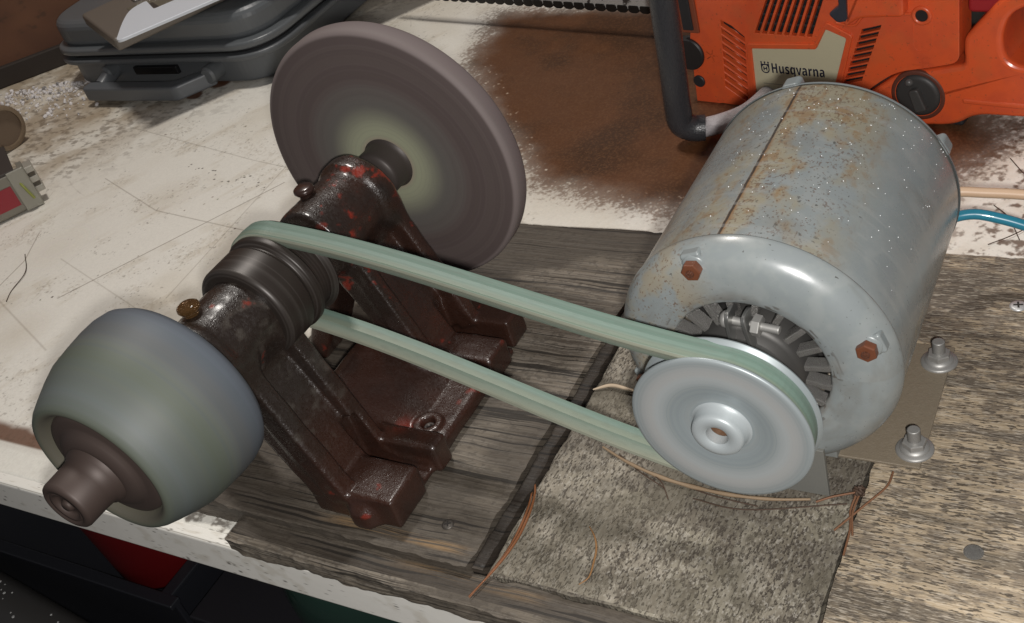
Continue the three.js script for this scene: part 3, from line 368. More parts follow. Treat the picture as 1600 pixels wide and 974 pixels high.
  const ga = (geo) => at(geo, 0, GY, 0);
  // ---- oil caps
  const capG = () => latheZ([[0, 0.004], [0.0055, 0.0038], [0.0072, 0.0026], [0.0076, 0.0008], [0.0066, -0.0008], [0.005, -0.002], [0.0048, -0.006]], 28).rotateX(-Math.PI / 2);
  const c1 = part(gr, 'oil_cap', capG(), std([0.16, 0.08, 0.025], 0.4, 0.3, { ...gritAt(2), bumpScale: 0.0015, clearcoat: 0.4 }), 'rusty brown oil cap on the near bearing'); c1.position.set(-0.004, GY + 0.0312, 0.2035);
  const c2 = part(gr, 'oil_cap', capG(), std([0.035, 0.018, 0.014], 0.3, 0.2, { clearcoat: 0.6 }), 'dark oily oil cap on the far bearing'); c2.position.set(-0.008, GY + 0.0295, 0.0745);
  // ---- bolt in the foot
  part(gr, 'bolt', merge(latheZ([[0.0016, 0.0045], [0.002, 0.006], [0.0036, 0.006], [0.0044, 0.005], [0.0044, 0], [0, 0]], 28).rotateX(-Math.PI / 2)).translate(-0.1225 - GX, 0.0065, 0.1335), darkSteel);
  // ---- shaft and step pulley
  const dull = (c, r = 0.45) => std(c, r, 0.25);
  part(gr, 'shaft', ga(cylZ(0.0095, -0.05, 0.31, 0.001, 40)), dull([0.04, 0.033, 0.03]));
  const pm = maps(32, 512, (u, v) => { const q = n2(v * 90, 2); const c = [0.026, 0.02, 0.017]; mixc(c, [0.06, 0.052, 0.046], 0.6 * sst(0.5, 0.9, q)); return [...c, 0.5, 0.42]; });
  part(gr, 'step_pulley', ga(latheZ([[0.012, 0.172], [0.0305, 0.172], [0.0338, 0.1715], [0.0352, 0.17], [0.0356, 0.1685], [0.0356, 0.147], [0.0356, 0.147], [0.035, 0.1458], [0.0335, 0.1447], [0.0328, 0.1437], [0.0332, 0.142], [0.036, 0.1412], [0.0368, 0.14], [0.0368, 0.136], [0.0368, 0.136], [0.0335, 0.133], [0.0335, 0.133], [0.0335, 0.123], [0.0335, 0.123], [0.037, 0.1195], [0.037, 0.1195], [0.0365, 0.118], [0.035, 0.1175], [0.012, 0.1175]], 96)), std(null, 1, 0.25, pm));
  // ---- big wheel: bands of wear run round it
  const R = 0.1072, ZF = -0.0062, ZK = -0.0247;
  const wm = maps(32, 1024, (u, v) => { const r = v * 0.2315, q = fbm(r * 300, 1.5, 3), s = fbm(r * 900, 7, 3), c = [0.078, 0.058, 0.054];   // v grows with the radius over the face
    mixc(c, [0.1, 0.077, 0.071], sst(0.4, 0.7, q) * 0.5); mixc(c, [0.105, 0.1, 0.09], 0.75 * sst(0.073, 0.05, r)); mixc(c, [0.13, 0.13, 0.118], 0.12 * sst(0.068, 0.065, r) * sst(0.06, 0.0635, r)); mixc(c, [0.29, 0.3, 0.205], 0.9 * sst(0.052, 0.026, r)); mixc(c, [0.14, 0.13, 0.11], 0.16 * sst(0.45, 0.75, s) * sst(0.05, 0.04, r)); mixc(c, [0.26, 0.2, 0.16], 0.7 * sst(0.025, 0.02, r)); c.forEach((_, i) => { c[i] *= 0.985 + 0.03 * s; }); mixc(c, [0.19, 0.155, 0.15], 0.7 * sst(0.1035, 0.1062, r)); return [...c, 0.5 + 0.25 * q, 0.72]; });
  part(gr, 'grinding_wheel', ga(latheZ([[0.0, ZF], [0.02, ZF], [0.04, ZF], [0.07, ZF], [0.09, ZF], [0.103, ZF], [R - 0.0025, ZF - 0.0006], [R - 0.0008, ZF - 0.0022], [R, ZF - 0.0045], [R, ZF - 0.014], [R - 0.0008, ZK + 0.0022], [R - 0.003, ZK], [0.05, ZK], [0, ZK]], 200)), std(null, 1, 0, { ...wm, bumpScale: 0.0002 }));
  part(gr, 'wheel_collar', ga(latheZ([[0.0095, 0.03], [0.012, 0.0298], [0.0125, 0.029], [0.0125, 0.0145], [0.0125, 0.0145], [0.0145, 0.0138], [0.0172, 0.0125], [0.0182, 0.0112], [0.0185, 0.009], [0.0185, -0.002], [0.0192, -0.0045], [0.0208, -0.006]], 64)), dull([0.05, 0.04, 0.036], 0.5));
  // ---- rounded polishing drum
  const dm = maps(32, 1024, (u, v) => { const q = fbm(v * 16, 4.2, 3), s = fbm(v * 60, 9, 3); const c = [0.105, 0.122, 0.145]; mixc(c, [0.108, 0.12, 0.084], sst(0.56, 0.34, v)); mixc(c, [0.11, 0.103, 0.088], 0.7 * Math.exp(-(((v - 0.5) / 0.045) ** 2))); mixc(c, [0.085, 0.1, 0.066], 0.6 * Math.exp(-(((v - 0.34) / 0.05) ** 2))); mixc(c, [0.13, 0.145, 0.13], 0.6 * Math.exp(-(((v - 0.2) / 0.03) ** 2))); mixc(c, [0.085, 0.1, 0.112], 0.5 * sst(0.45, 0.65, q)); c.forEach((_, i) => { c[i] *= 0.97 + 0.06 * s; }); mixc(c, [0.1, 0.085, 0.065], 0.75 * sst(0.12, 0.08, v)); c.forEach((_, i) => { c[i] *= 0.86; }); return [...c, 0.5 + 0.1 * s, 0.6]; });
  part(gr, 'polishing_drum', ga(latheZ([[0.034, 0.3], [0.039, 0.3035], [0.0412, 0.3075], [0.0428, 0.3092], [0.045, 0.3098], [0.0475, 0.3088], [0.0496, 0.306], [0.0524, 0.3], [0.057, 0.289], [0.06, 0.28], [0.0615, 0.268], [0.0626, 0.256], [0.0626, 0.247], [0.0612, 0.2392], [0.0578, 0.2345], [0.052, 0.233], [0.01, 0.233]], 160)), std(null, 1, 0, { ...dm, bumpScale: 0.0001 }));
  const fl = part(gr, 'flange', ga(latheZ([[0.012, 0.3125], [0.0205, 0.312], [0.0245, 0.311], [0.0275, 0.309], [0.029, 0.307], [0.031, 0.3064], [0.0345, 0.306], [0.0378, 0.3048], [0.039, 0.3025], [0.039, 0.297]], 96)), dull([0.06, 0.043, 0.037], 0.55));
  part(gr, 'shaft_nut', ga(latheZ([[0, 0.3372], [0.0028, 0.3372], [0.0036, 0.3362], [0.0042, 0.3342], [0.0078, 0.3342], [0.0084, 0.3352], [0.0092, 0.337], [0.0108, 0.3372], [0.0112, 0.3362], [0.0118, 0.3362], [0.0124, 0.3378], [0.0146, 0.3376], [0.0162, 0.3365], [0.0168, 0.335], [0.0171, 0.322], [0.0176, 0.317], [0.0192, 0.3155], [0.0205, 0.3125]], 72)), dull([0.055, 0.038, 0.032], 0.55));
}

// ---------------------------------------------------------------- drive belt
{
  const A = [GX, GY, 0.128], B = [MX, MY, 0.1538], ra = 0.0375, rb = 0.0468, n = 40, P = [];
  const dx = B[0] - A[0], dy = B[1] - A[1], L = Math.hypot(dx, dy), th = Math.atan2(dy, dx), be = Math.acos((ra - rb) / L);   // outer tangents
  const a0 = th + be, pts = [];
  for (let i = 0; i <= n; i++) { const t = a0 + (2 * Math.PI - 2 * be) * i / n; pts.push([A[0], A[1], A[2], ra, t]); }            // round the grinder pulley, far side
  for (let i = 1; i < 40; i++) pts.push(['run', i / 40, -1]);
  for (let i = 0; i <= n; i++) { const t = th - be + 2 * be * i / n; pts.push([B[0], B[1], B[2], rb, t]); }
  for (let i = 1; i < 40; i++) pts.push(['run', i / 40, 1]);
  const prof = [[-0.0074, 0.0004], [-0.0068, 0.0013], [0, 0.0017], [0.0068, 0.0013], [0.0074, 0.0004], [0.0074, -0.0018], [0.0046, -0.0088], [-0.0046, -0.0088], [-0.0074, -0.0018]];   // across (z), outward
  const pos = [], uv = [], idx = [], N = pts.length, W = prof.length;
  pts.forEach((q, i) => {
    let x, y, z, nx, ny, wob = 0;
    if (q[0] === 'run') { const s = q[2], t = s < 0 ? q[1] : 1 - q[1], an = th + s * be; nx = Math.cos(an); ny = Math.sin(an); const ex = A[0] + ra * nx, ey = A[1] + ra * ny, fx = B[0] + rb * nx, fy = B[1] + rb * ny; const sag = 0.0022 * (s > 0 ? 1 : -0.8) * Math.sin(Math.PI * t); x = mix(ex, fx, t) + nx * sag; y = mix(ey, fy, t) + ny * sag; z = mix(A[2], B[2], t * t * (3 - 2 * t)); }
    else { nx = Math.cos(q[4]); ny = Math.sin(q[4]); x = q[0] + q[3] * nx; y = q[1] + q[3] * ny; z = q[2]; }
    for (let k = 0; k <= W; k++) { const p = prof[k % W]; pos.push(x + nx * p[1], y + ny * p[1], z + p[0]); uv.push(i / N * 8, k / W); }
  });
  for (let i = 0; i < N; i++) for (let k = 0; k < W; k++) { const a = i * (W + 1) + k, b = a + 1, c = ((i + 1) % N) * (W + 1) + k, d = c + 1; idx.push(a, c, b, b, c, d); }
  let g = new THREE.BufferGeometry(); g.setAttribute('position', new THREE.Float32BufferAttribute(pos, 3)); g.setAttribute('uv', new THREE.Float32BufferAttribute(uv, 2)); g.setIndex(idx); g = g.toNonIndexed(); g.computeVertexNormals();
  const bm = maps(512, 256, (u, v) => { const q = fbm(v * 26, 0.7 + 0.15 * fbm(u * 2, 3), 3), s = n2(v * 60, u * 0.8), w = fbm(u * 24, v * 30, 4); const c = [0.125, 0.19, 0.155]; mixc(c, [0.17, 0.235, 0.2], 0.6 * sst(0.35, 0.7, q)); mixc(c, [0.17, 0.17, 0.11], 0.4 * sst(0.4, 0.8, n2(v * 16 + 5, u * 0.35))); mixc(c, [0.34, 0.335, 0.26], 0.7 * sst(0.38, 0.47, v) * sst(0.74, 0.52, v)); mixc(c, [0.085, 0.105, 0.085], 0.22 * sst(0.6, 0.9, s)); mixc(c, [0.1, 0.1, 0.08], 0.12 * sst(0.5, 0.8, w)); return [...c, 0.5 + 0.2 * q + 0.2 * w, 0.45]; });
  solo('drive_belt', 'green drive belt stretched between the grinder and motor pulleys', 'belt', g, std(null, 1, 0, { ...bm, bumpScale: 0.0002 }));
}

// ---------------------------------------------------------------- chainsaw behind the motor
{
  const saw = thing('chainsaw', 'orange chainsaw with grey front handle standing behind the motor', 'chainsaw', [0, BENCH, -0.3405]); saw.rotation.y = -11 * Math.PI / 180;
  const om = maps(512, 512, (u, v) => { const f = fbm(u * 10, v * 10), s = n2(u * 120, v * 120); const c = [0.66, 0.094, 0.024]; mixc(c, [0.58, 0.08, 0.024], sst(0.4, 0.7, f)); mixc(c, [0.2, 0.06, 0.03], 0.6 * sst(0.76, 0.82, fbm(u * 110, v * 110, 3))); mixc(c, [0.5, 0.11, 0.035], 0.35 * sst(0.5, 0.75, fbm(u * 14 + 4, v * 14))); return [...c, 0.5 + 0.1 * f, 0.3 + 0.2 * f]; });
  for (const t of Object.values(om)) t.repeat.set(4.3, 4.3);
  const orange = std(null, 1, 0, { ...om, bumpScale: 0.0002, clearcoat: 0.35, clearcoatRoughness: 0.2 }), black = std([0.018, 0.018, 0.02], 0.55), grip = std([0.035, 0.036, 0.04], 0.5, 0, { ...gritAt(2), bumpScale: 0.0002 }), alu = std([0.55, 0.54, 0.56], 0.5, 0.2);
  // starter cover with cut-out vents
  const cover = roundPoly([[-0.1116, -0.0115, 0.012], [-0.093, -0.011, 0.006], [-0.086, 0.0005, 0.006], [-0.062, -0.001, 0.006], [-0.046, -0.01, 0.004], [0.03, -0.012], [0.052, 0.012, 0.02], [0.0706, 0.0322, 0.02], [0.0946, 0.05, 0.012], [0.1223, 0.0562, 0.01], [0.1482, 0.0632, 0.008], [0.1495, 0.118], [0.149, 0.17], [-0.1, 0.17], [-0.0955, 0.1], [-0.1, 0.09], [-0.1061, 0.0676], [-0.1091, 0.0263]], 0.005);
  const hole = (p) => cover.holes.push(new THREE.Path(p.map((q) => new THREE.Vector2(...q))));
  for (let i = 0; i < 8; i++) { const t0 = i / 8 + 0.012, t1 = (i + 1) / 8 - 0.034, b0 = mix(-0.0364, 0.0222, t0), b1 = mix(-0.0364, 0.0222, t1), u0 = mix(-0.012, 0.0425, t0), u1 = mix(-0.012, 0.0425, t1); hole([[b0, 0.0776], [b1, 0.0776], [u1, 0.128], [u0, 0.128]]); }
  for (let i = 0; i < 9; i++) { const t = i / 9, v = mix(0.0875, 0.0315, t), l = mix(0.0655, 0.0432, t), r = l + 0.0185; hole([[l, v - 0.0044], [r - 0.001, v + 0.001], [r + 0.0005, v + 0.0052], [l + 0.0016, v + 0.0002]]); }
  for (let i = 0; i < 9; i++) { const t = i / 8, v = mix(0.083, 0.0195, t), l = mix(-0.0695, -0.0755, t), r = mix(-0.0468, -0.0528, t); hole([[l, v - 0.0004], [r, v - 0.0159], [r, v - 0.0098], [l + 0.011, v + 0.0003], [l, v + 0.0058]].reverse()); }
  part(saw, 'starter_cover', ext(cover, 0.005, 0.0005, 1).translate(0, 0, -0.005), orange);
  const side = new THREE.Shape(cover.getPoints(8)); side.holes.push(new THREE.Path(poly([[-0.09, 0.006], [0.03, 0.0], [0.066, 0.042], [0.09, 0.06], [0.09, 0.165], [-0.088, 0.165], [-0.084, 0.1]]).getPoints()));
  part(saw, 'cover_side', ext(side, 0.02, 0).translate(0, 0, -0.0252), orange);
  part(saw, 'engine_block', merge(rbox(-0.1, 0.13, 0.0, 0.16, -0.11, -0.021, 0.006), rbox(-0.083, 0.085, 0.01, 0.16, -0.0215, -0.009, 0.002)), std([0.012, 0.011, 0.011], 0.6));
  for (let i = 0; i < 5; i++) part(saw, 'cooling_fin', rbox(-0.038, 0.045, 0.083 + i * 0.009, 0.0855 + i * 0.009, -0.0088, -0.0062, 0.0006), std([0.05, 0.05, 0.05], 0.5, 0.5));
  // raised rim round the name plate
  const plateS = [[-0.0432, -0.006], [0.0262, -0.006], [0.0535, 0.0795], [0.0352, 0.0868], [0.0242, 0.0668], [-0.0402, 0.0628]];
  part(saw, 'cover_rim', ext((() => { const o = roundPoly(plateS.map(([x, y], i) => { const c = [[-1, -1], [1.2, -1], [1.3, 0.6], [0.3, 1.5], [-0.3, 1.1], [-1, 1]][i]; return [x + 0.0045 * c[0], y + 0.0045 * c[1]]; }), 0.003); o.holes.push(new THREE.Path(roundPoly(plateS, 0.002).getPoints(6))); return o; })(), 0.0024, 0.0008).translate(0, 0, -0.0005), orange);
  // name plate with the crown mark and the maker's name
  const c = document.createElement('canvas'); c.width = 1024; c.height = 1024; const q = c.getContext('2d'), px = (u) => (u + 0.05) / 0.11 * 1024, py = (v) => (0.09 - v) / 0.11 * 1024, k = 1024 / 0.11;
  q.fillStyle = '#c2bc9f'; q.fillRect(0, 0, 1024, 1024); { const r = rng(3); for (let i = 0; i < 500; i++) { q.fillStyle = `rgba(70,60,40,${0.03 + 0.05 * r()})`; q.fillRect(1024 * r(), 1024 * r(), 2 + 30 * r(), 1 + 3 * r()); } }
  const navy = '#161c33'; q.fillStyle = q.strokeStyle = navy; q.font = `bold ${0.0136 * k}px sans-serif`; q.textBaseline = 'alphabetic';
  { const tw = q.measureText('Husqvarna').width, want = 0.0535 * k; q.save(); q.translate(px(-0.0236), py(0.039)); q.scale(want / tw, 1); q.fillText('Husqvarna', 0, 0); q.restore(); }
  { const X = px(-0.0293), Y = py(0.0432), s = 0.0088 * k; q.lineWidth = s * 0.13; q.beginPath(); q.roundRect(X - s * 0.42, Y - s * 0.42, s * 0.84, s * 0.95, s * 0.4); q.stroke(); q.beginPath(); q.moveTo(X - s * 0.42, Y - s * 0.1); q.lineTo(X - s * 0.42, Y - s * 0.42); q.lineTo(X + s * 0.42, Y - s * 0.42); q.lineTo(X + s * 0.42, Y - s * 0.1); q.stroke();
    q.lineWidth = s * 0.1; for (const d of [-0.4, 0, 0.4]) { q.beginPath(); q.moveTo(X + d * s, Y - s * 0.42); q.lineTo(X + d * s, Y - s * 0.62); q.stroke(); q.beginPath(); q.arc(X + d * s, Y - s * 0.67, s * 0.1, 0, 7); q.fill(); }
    q.lineWidth = s * 0.12; q.beginPath(); q.moveTo(X - s * 0.16, Y - s * 0.18); q.lineTo(X - s * 0.16, Y + s * 0.28); q.moveTo(X + s * 0.16, Y - s * 0.18); q.lineTo(X + s * 0.16, Y + s * 0.28); q.moveTo(X - s * 0.16, Y + s * 0.05); q.lineTo(X + s * 0.16, Y + s * 0.05); q.stroke(); }
  q.globalAlpha = 0.6; q.fillRect(px(-0.0335), py(0.0275), 0.022 * k, 4); q.globalAlpha = 1;
  const pt = new THREE.CanvasTexture(c); pt.colorSpace = THREE.SRGBColorSpace; pt.repeat.set(1 / 0.11, 1 / 0.11); pt.offset.set(0.05 / 0.11, 0.02 / 0.11);
  part(saw, 'name_plate', ext(roundPoly(plateS, 0.002), 0.0007, 0.0002).translate(0, 0, 0), std(null, 0.42, 0.15, { map: pt }));
  // tank housing and rear handle
  const tank = roundPoly([[0.03, -0.008, 0.004], [0.1145, -0.0005, 0.01], [0.143, 0.003, 0.014], [0.16, 0.0155, 0.012], [0.34, 0.024], [0.34, 0.06], [0.193, 0.0632, 0.006], [0.1835, 0.07, 0.01], [0.181, 0.088, 0.014], [0.1868, 0.107, 0.014], [0.203, 0.116, 0.02], [0.34, 0.14], [0.34, 0.175], [0.2, 0.132, 0.02], [0.179, 0.119, 0.012], [0.1535, 0.087, 0.006], [0.1515, 0.082, 0.004], [0.1515, 0.061, 0.004], [0.1223, 0.0535, 0.006], [0.0946, 0.0472, 0.01], [0.0706, 0.0285, 0.02], [0.05, 0.012, 0.01]], 0.006);
  part(saw, 'tank_housing', ext(tank, 0.075, 0.0045, 4).translate(0, 0, -0.0795), orange);
  part(saw, 'rear_handle_tread', rbox(0.15, 0.34, 0.026, 0.031, -0.07, 0.0015, 0.002), orange);
  part(saw, 'handle_shade_panel', rbox(0.172, 0.34, 0.05, 0.15, -0.09, -0.079, 0.004), std([0.06, 0.05, 0.04], 0.7));  // added dark panel standing in for the shadow behind the rear handle
  part(saw, 'rubber_foot', rbox(0.07, 0.148, -0.0005, 0.012, -0.07, -0.006, 0.003), black);
  // filler cap
  const cap = part(saw, 'filler_cap', at(latheZ([[0, 0.0035], [0.015, 0.0035], [0.0175, 0.003], [0.0193, 0.0012], [0.0196, -0.003], [0.0196, -0.004]], 48), 0.1125, 0.0295, -0.001), std([0.035, 0.034, 0.033], 0.5));
  const gripBar = part(cap, 'cap_grip', ext(roundPoly([[-0.0052, -0.0135], [0.0052, -0.0135], [0.0042, 0.0075], [-0.0042, 0.0075]], 0.003), 0.005, 0.0014).translate(0, 0, 0), std([0.05, 0.049, 0.047], 0.45)); gripBar.position.set(0.1135, 0.031, 0.002); gripBar.rotation.z = 0.32;
  part(cap, 'cap_stud', at(new THREE.SphereGeometry(0.0036, 16, 10), 0.1065, 0.0425, 0.0022), std([0.08, 0.078, 0.075], 0.35));
  part(saw, 'cap_recess', at(latheZ([[0.0197, 0.0006], [0.0222, 0.0008], [0.0232, 0.0002], [0.0235, -0.002]], 48), 0.1125, 0.0295, 0), std([0.1, 0.03, 0.018], 0.5));
  // screw well and slot on the cover
  part(saw, 'screw_well', at(latheZ([[0.0052, 0.0016], [0.0062, 0.0026], [0.0078, 0.0024], [0.0086, 0.0006], [0.0088, -0.002]], 36), 0.1195, 0.1035, 0), orange);
  part(saw, 'screw_hole', at(cylZ(0.0052, 0, 0.0012, 0.0002, 28), 0.1195, 0.1035, 0), std([0.012, 0.01, 0.01], 0.6));
  part(saw, 'well_slot', ext((() => { const o = roundPoly([[0.111, 0.0705, 0.007], [0.1265, 0.0705, 0.007], [0.1275, 0.101, 0.003], [0.1115, 0.101, 0.003]], 0.003); o.holes.push(new THREE.Path(roundPoly([[0.1116, 0.0712, 0.007], [0.1259, 0.0712, 0.007], [0.1268, 0.1, 0.003], [0.1122, 0.1, 0.003]], 0.003).getPoints(6))); return o; })(), 0.0009, 0.0002).translate(0, 0, -0.0003), orange);
  part(saw, 'choke_symbol', merge(rbox(0.1175, 0.1185, 0.056, 0.0665, -0.0003, 0.0005, 0.0003), rbox(0.1185, 0.1245, 0.0655, 0.0665, -0.0003, 0.0005, 0.0003), rbox(0.1185, 0.1245, 0.0605, 0.0615, -0.0003, 0.0005, 0.0003), rbox(0.1085, 0.1165, 0.058, 0.059, -0.0003, 0.0005, 0.0003)), orange);
  // cylinder cover above, stop lever, muffler side details
  part(saw, 'top_cover', ext(roundPoly([[0.057, 0.0935, 0.004], [0.0705, 0.103, 0.006], [0.1085, 0.106, 0.004], [0.1105, 0.2], [0.06, 0.2]], 0.004), 0.014, 0.003).translate(0, 0, -0.006), orange);
  part(saw, 'ridge', tube([[0.0452, 0.0925, 0.0008], [0.061, 0.0915, 0.0008], [0.0705, 0.1008, 0.0008], [0.09, 0.1035, 0.0008], [0.111, 0.1045, 0.0008]], 0.0013, 40, 8), orange);
  part(saw, 'stop_lever', ext(roundPoly([[0.043, 0.1055, 0.004], [0.0512, 0.0975, 0.003], [0.063, 0.1005, 0.003], [0.0655, 0.14], [0.052, 0.14], [0.0535, 0.113, 0.003]], 0.003), 0.008, 0.002).translate(0, 0, 0.001), std([0.03, 0.033, 0.045], 0.4));
  part(saw, 'red_cover', rbox(0.153, 0.19, 0.104, 0.19, -0.055, -0.006, 0.004), std([0.3, 0.015, 0.02], 0.45));
  part(saw, 'side_plate', merge(rbox(-0.1115, -0.093, 0.0745, 0.16, -0.001, 0.003, 0.001)), std([0.2, 0.05, 0.022], 0.5)); part(saw, 'switch_strip', rbox(-0.109, -0.098, 0.078, 0.16, 0.002, 0.0048, 0.001), black);
  part(saw, 'oil_cap', at(cylZ(0.0165, -0.006, 0.004, 0.0012, 40), -0.1095, 0.0515, 0), std([0.016, 0.015, 0.015], 0.5)); part(saw, 'plug', at(cylZ(0.0062, -0.004, 0.0016, 0.0008, 24), -0.1035, 0.0225, 0.001), black);
  part(saw, 'embossed_mark', merge(...[0, 1, 2, 3, 4].map((i) => at(new THREE.BoxGeometry(0.0055, 0.0007, 0.0006).rotateZ(i * 1.25), -0.085 + 0.004 * Math.cos(i * 1.25), 0.051 + 0.004 * Math.sin(i * 1.25), 0.0002))), std([0.18, 0.04, 0.02], 0.5));
  // tubular front handle: rubber sleeve, then bare metal where it returns to the body
  part(saw, 'front_handle', tube([[-0.066, 0.26, 0.07], [-0.0725, 0.145, 0.075], [-0.0763, 0.084, 0.075], [-0.0795, 0.036, 0.075], [-0.079, 0.022, 0.0745], [-0.0715, 0.0145, 0.069], [-0.062, 0.0128, 0.063]], 0.0122, 90, 20), grip);
  part(saw, 'handle_tube', tube([[-0.066, 0.0132, 0.0655], [-0.052, 0.0128, 0.054], [-0.036, 0.0128, 0.03], [-0.03, 0.016, -0.01], [-0.03, 0.02, -0.03]], 0.0092, 50, 16), std([0.5, 0.47, 0.48], 0.55, 0.1, { ...gritAt(3), bumpScale: 0.0006 }));
  // guide bar and chain on the far side
  const barS = new THREE.Shape(); barS.moveTo(-0.06, 0.032); barS.lineTo(-0.6, 0.036); barS.quadraticCurveTo(-0.645, 0.04, -0.645, 0.072); barS.quadraticCurveTo(-0.64, 0.1, -0.6, 0.106); barS.lineTo(-0.06, 0.112); barS.closePath();
  const bm = maps(1024, 128, (u, v) => { const c = [0.5, 0.49, 0.47]; mixc(c, [0.06, 0.05, 0.045], sst(0.62, 0.7, fbm(u * 60, v * 14, 3))); return [...c, 0.5, 0.5]; }); for (const t of Object.values(bm)) t.repeat.set(1.6, 10);
  part(saw, 'guide_bar', ext(barS, 0.0045, 0.0005).translate(0, 0, -0.116), std(null, 1, 0.3, bm));
  const linkG = ext(roundPoly([[-0.0065, -0.0045], [0.0065, -0.0045], [0.0075, 0.002], [0.0035, 0.0045], [-0.0035, 0.0045], [-0.0075, 0.002]], 0.002), 0.006, 0.0005), linkM = std([0.02, 0.018, 0.016], 0.45, 0.5);
  for (let i = 0; i < 34; i++) { const l = part(saw, 'chain_link', linkG, linkM); l.position.set(-0.1 - i * 0.0152, 0.0335 + 0.00012 * i * 0.6, -0.1167); l.rotation.z = Math.PI; }
}

// ---------------------------------------------------------------- grey tool case with things on it
{
  const cs = thing('tool_case', 'dark grey plastic tool case with folding handle in the far corner', 'case', [-0.9, BENCH, -0.585]);
  const pm = (s, c, r) => { const o = std(c, r, 0, { ...gritAt(2), bumpScale: 0.0003 }); return o; };
  const grey = std([0.11, 0.119, 0.126], 0.38, 0, { clearcoat: 0.3 }), grey2 = std([0.1, 0.107, 0.113], 0.42);
  const slab = (w, d, h, r, bev) => { const s = roundPoly([[-w / 2, -d / 2], [w / 2, -d / 2], [w / 2, d / 2], [-w / 2, d / 2]], r); return ext(s, h - 2 * bev, bev, 4).translate(0, 0, bev).rotateX(-Math.PI / 2); };
  part(cs, 'base_shell', merge(slab(0.40, 0.36, 0.038, 0.06, 0.004).translate(0, 0.002, 0), slab(0.425, 0.385, 0.008, 0.066, 0.003).translate(0.004, 0.037, 0)), grey2);
  part(cs, 'seal', slab(0.405, 0.365, 0.008, 0.062, 0.001).translate(0.002, 0.0435, 0), std([0.006, 0.006, 0.007], 0.7));
  part(cs, 'foot', slab(0.37, 0.33, 0.006, 0.055, 0.001), std([0.012, 0.012, 0.012], 0.7));
  part(cs, 'lid', merge(slab(0.42, 0.38, 0.01, 0.066, 0.0035).translate(0.002, 0.05, 0)), grey);
  part(cs, 'lid_panel', slab(0.4, 0.36, 0.04, 0.06, 0.012).translate(-0.002, 0.056, -0.002), grey);
  part(cs, 'lid_ridge', slab(0.2, 0.29, 0.014, 0.05, 0.006).translate(0.088, 0.0945, -0.022), grey);
  part(cs, 'rivet', at(cylY(0.008, 0.066, 0.074, 0.002), 0.185, 0, 0.02), std([0.03, 0.03, 0.032], 0.4));
  // folding handle
  part(cs, 'handle', merge(tube([[-0.088, 0.026, 0.18], [-0.088, 0.02, 0.2], [-0.088, 0.016, 0.213]], 0.011, 14, 10), ext(roundPoly([[-0.098, 0], [0.082, 0], [0.118, -0.046], [0.104, -0.05], [0.1, -0.05], [0.068, -0.02], [-0.098, -0.02]], 0.008), 0.014, 0.003).rotateX(Math.PI / 2).translate(0, 0.025, 0.24)), std([0.105, 0.113, 0.122], 0.36));
  part(cs, 'handle_hinge', cylZ(0.012, 0.17, 0.205, 0.003, 24).translate(0.112, 0.024, 0), grey2); part(cs, 'handle_hinge', cylZ(0.011, 0.17, 0.2, 0.003, 24).translate(-0.088, 0.026, 0), grey2);
  part(cs, 'latch', rbox(-0.045, 0.04, 0.018, 0.03, 0.178, 0.186, 0.002), std([0.008, 0.008, 0.009], 0.35));
  // slotted steel plate lying across the lid
  const sp = thing('slotted_plate', 'bright slotted steel plate with hooked end lying across the grey case', 'steel plate', [-0.817, BENCH + 0.1148, -0.299]);
  const ps = roundPoly([[0, 0, 0.012], [0.62, 0, 0.001], [0.62, 0.065, 0.001], [0.062, 0.064, 0.004], [0.06, 0.112, 0.006], [0.035, 0.103, 0.03], [0.018, 0.062, 0.03]], 0.004); const so = new THREE.Path(); so.absellipse(0.036, 0.026, 0.0095, 0.0048, 0, 7); ps.holes.push(so);
  const plate = part(sp, 'plate', ext(ps, 0.003, 0.0005), std([0.72, 0.76, 0.82], 0.42, 0.15)); plate.rotation.x = -Math.PI / 2; sp.rotation.y = 0.939;
  part(sp, 'dark_strip', rbox(0.09, 0.62, -0.012, -0.0004, -0.092, -0.066, 0.002), std([0.012, 0.012, 0.014], 0.4));
  // beige unit under the plate
  const un = thing('beige_unit', 'beige plastic unit with square button lying on the left of the case', 'plastic unit', [-0.8335, BENCH + 0.0965, -0.313]); un.rotation.y = -0.503;
  part(un, 'body', rbox(-0.17, -0.006, 0, 0.0175, -0.2, 0.002, 0.004), std([0.14, 0.12, 0.1], 0.45)); part(un, 'button', rbox(-0.075, -0.042, 0.017, 0.0188, -0.075, -0.045, 0.001), std([0.05, 0.042, 0.034], 0.5)); part(un, 'panel', rbox(-0.1, -0.045, 0.017, 0.0184, -0.1, -0.045, 0.001), std([0.13, 0.115, 0.085], 0.5)); part(un, 'chrome_edge', rbox(-0.13, -0.11, 0.017, 0.023, -0.16, -0.06, 0.003), std([0.8, 0.8, 0.8], 0.2, 0.9));
}

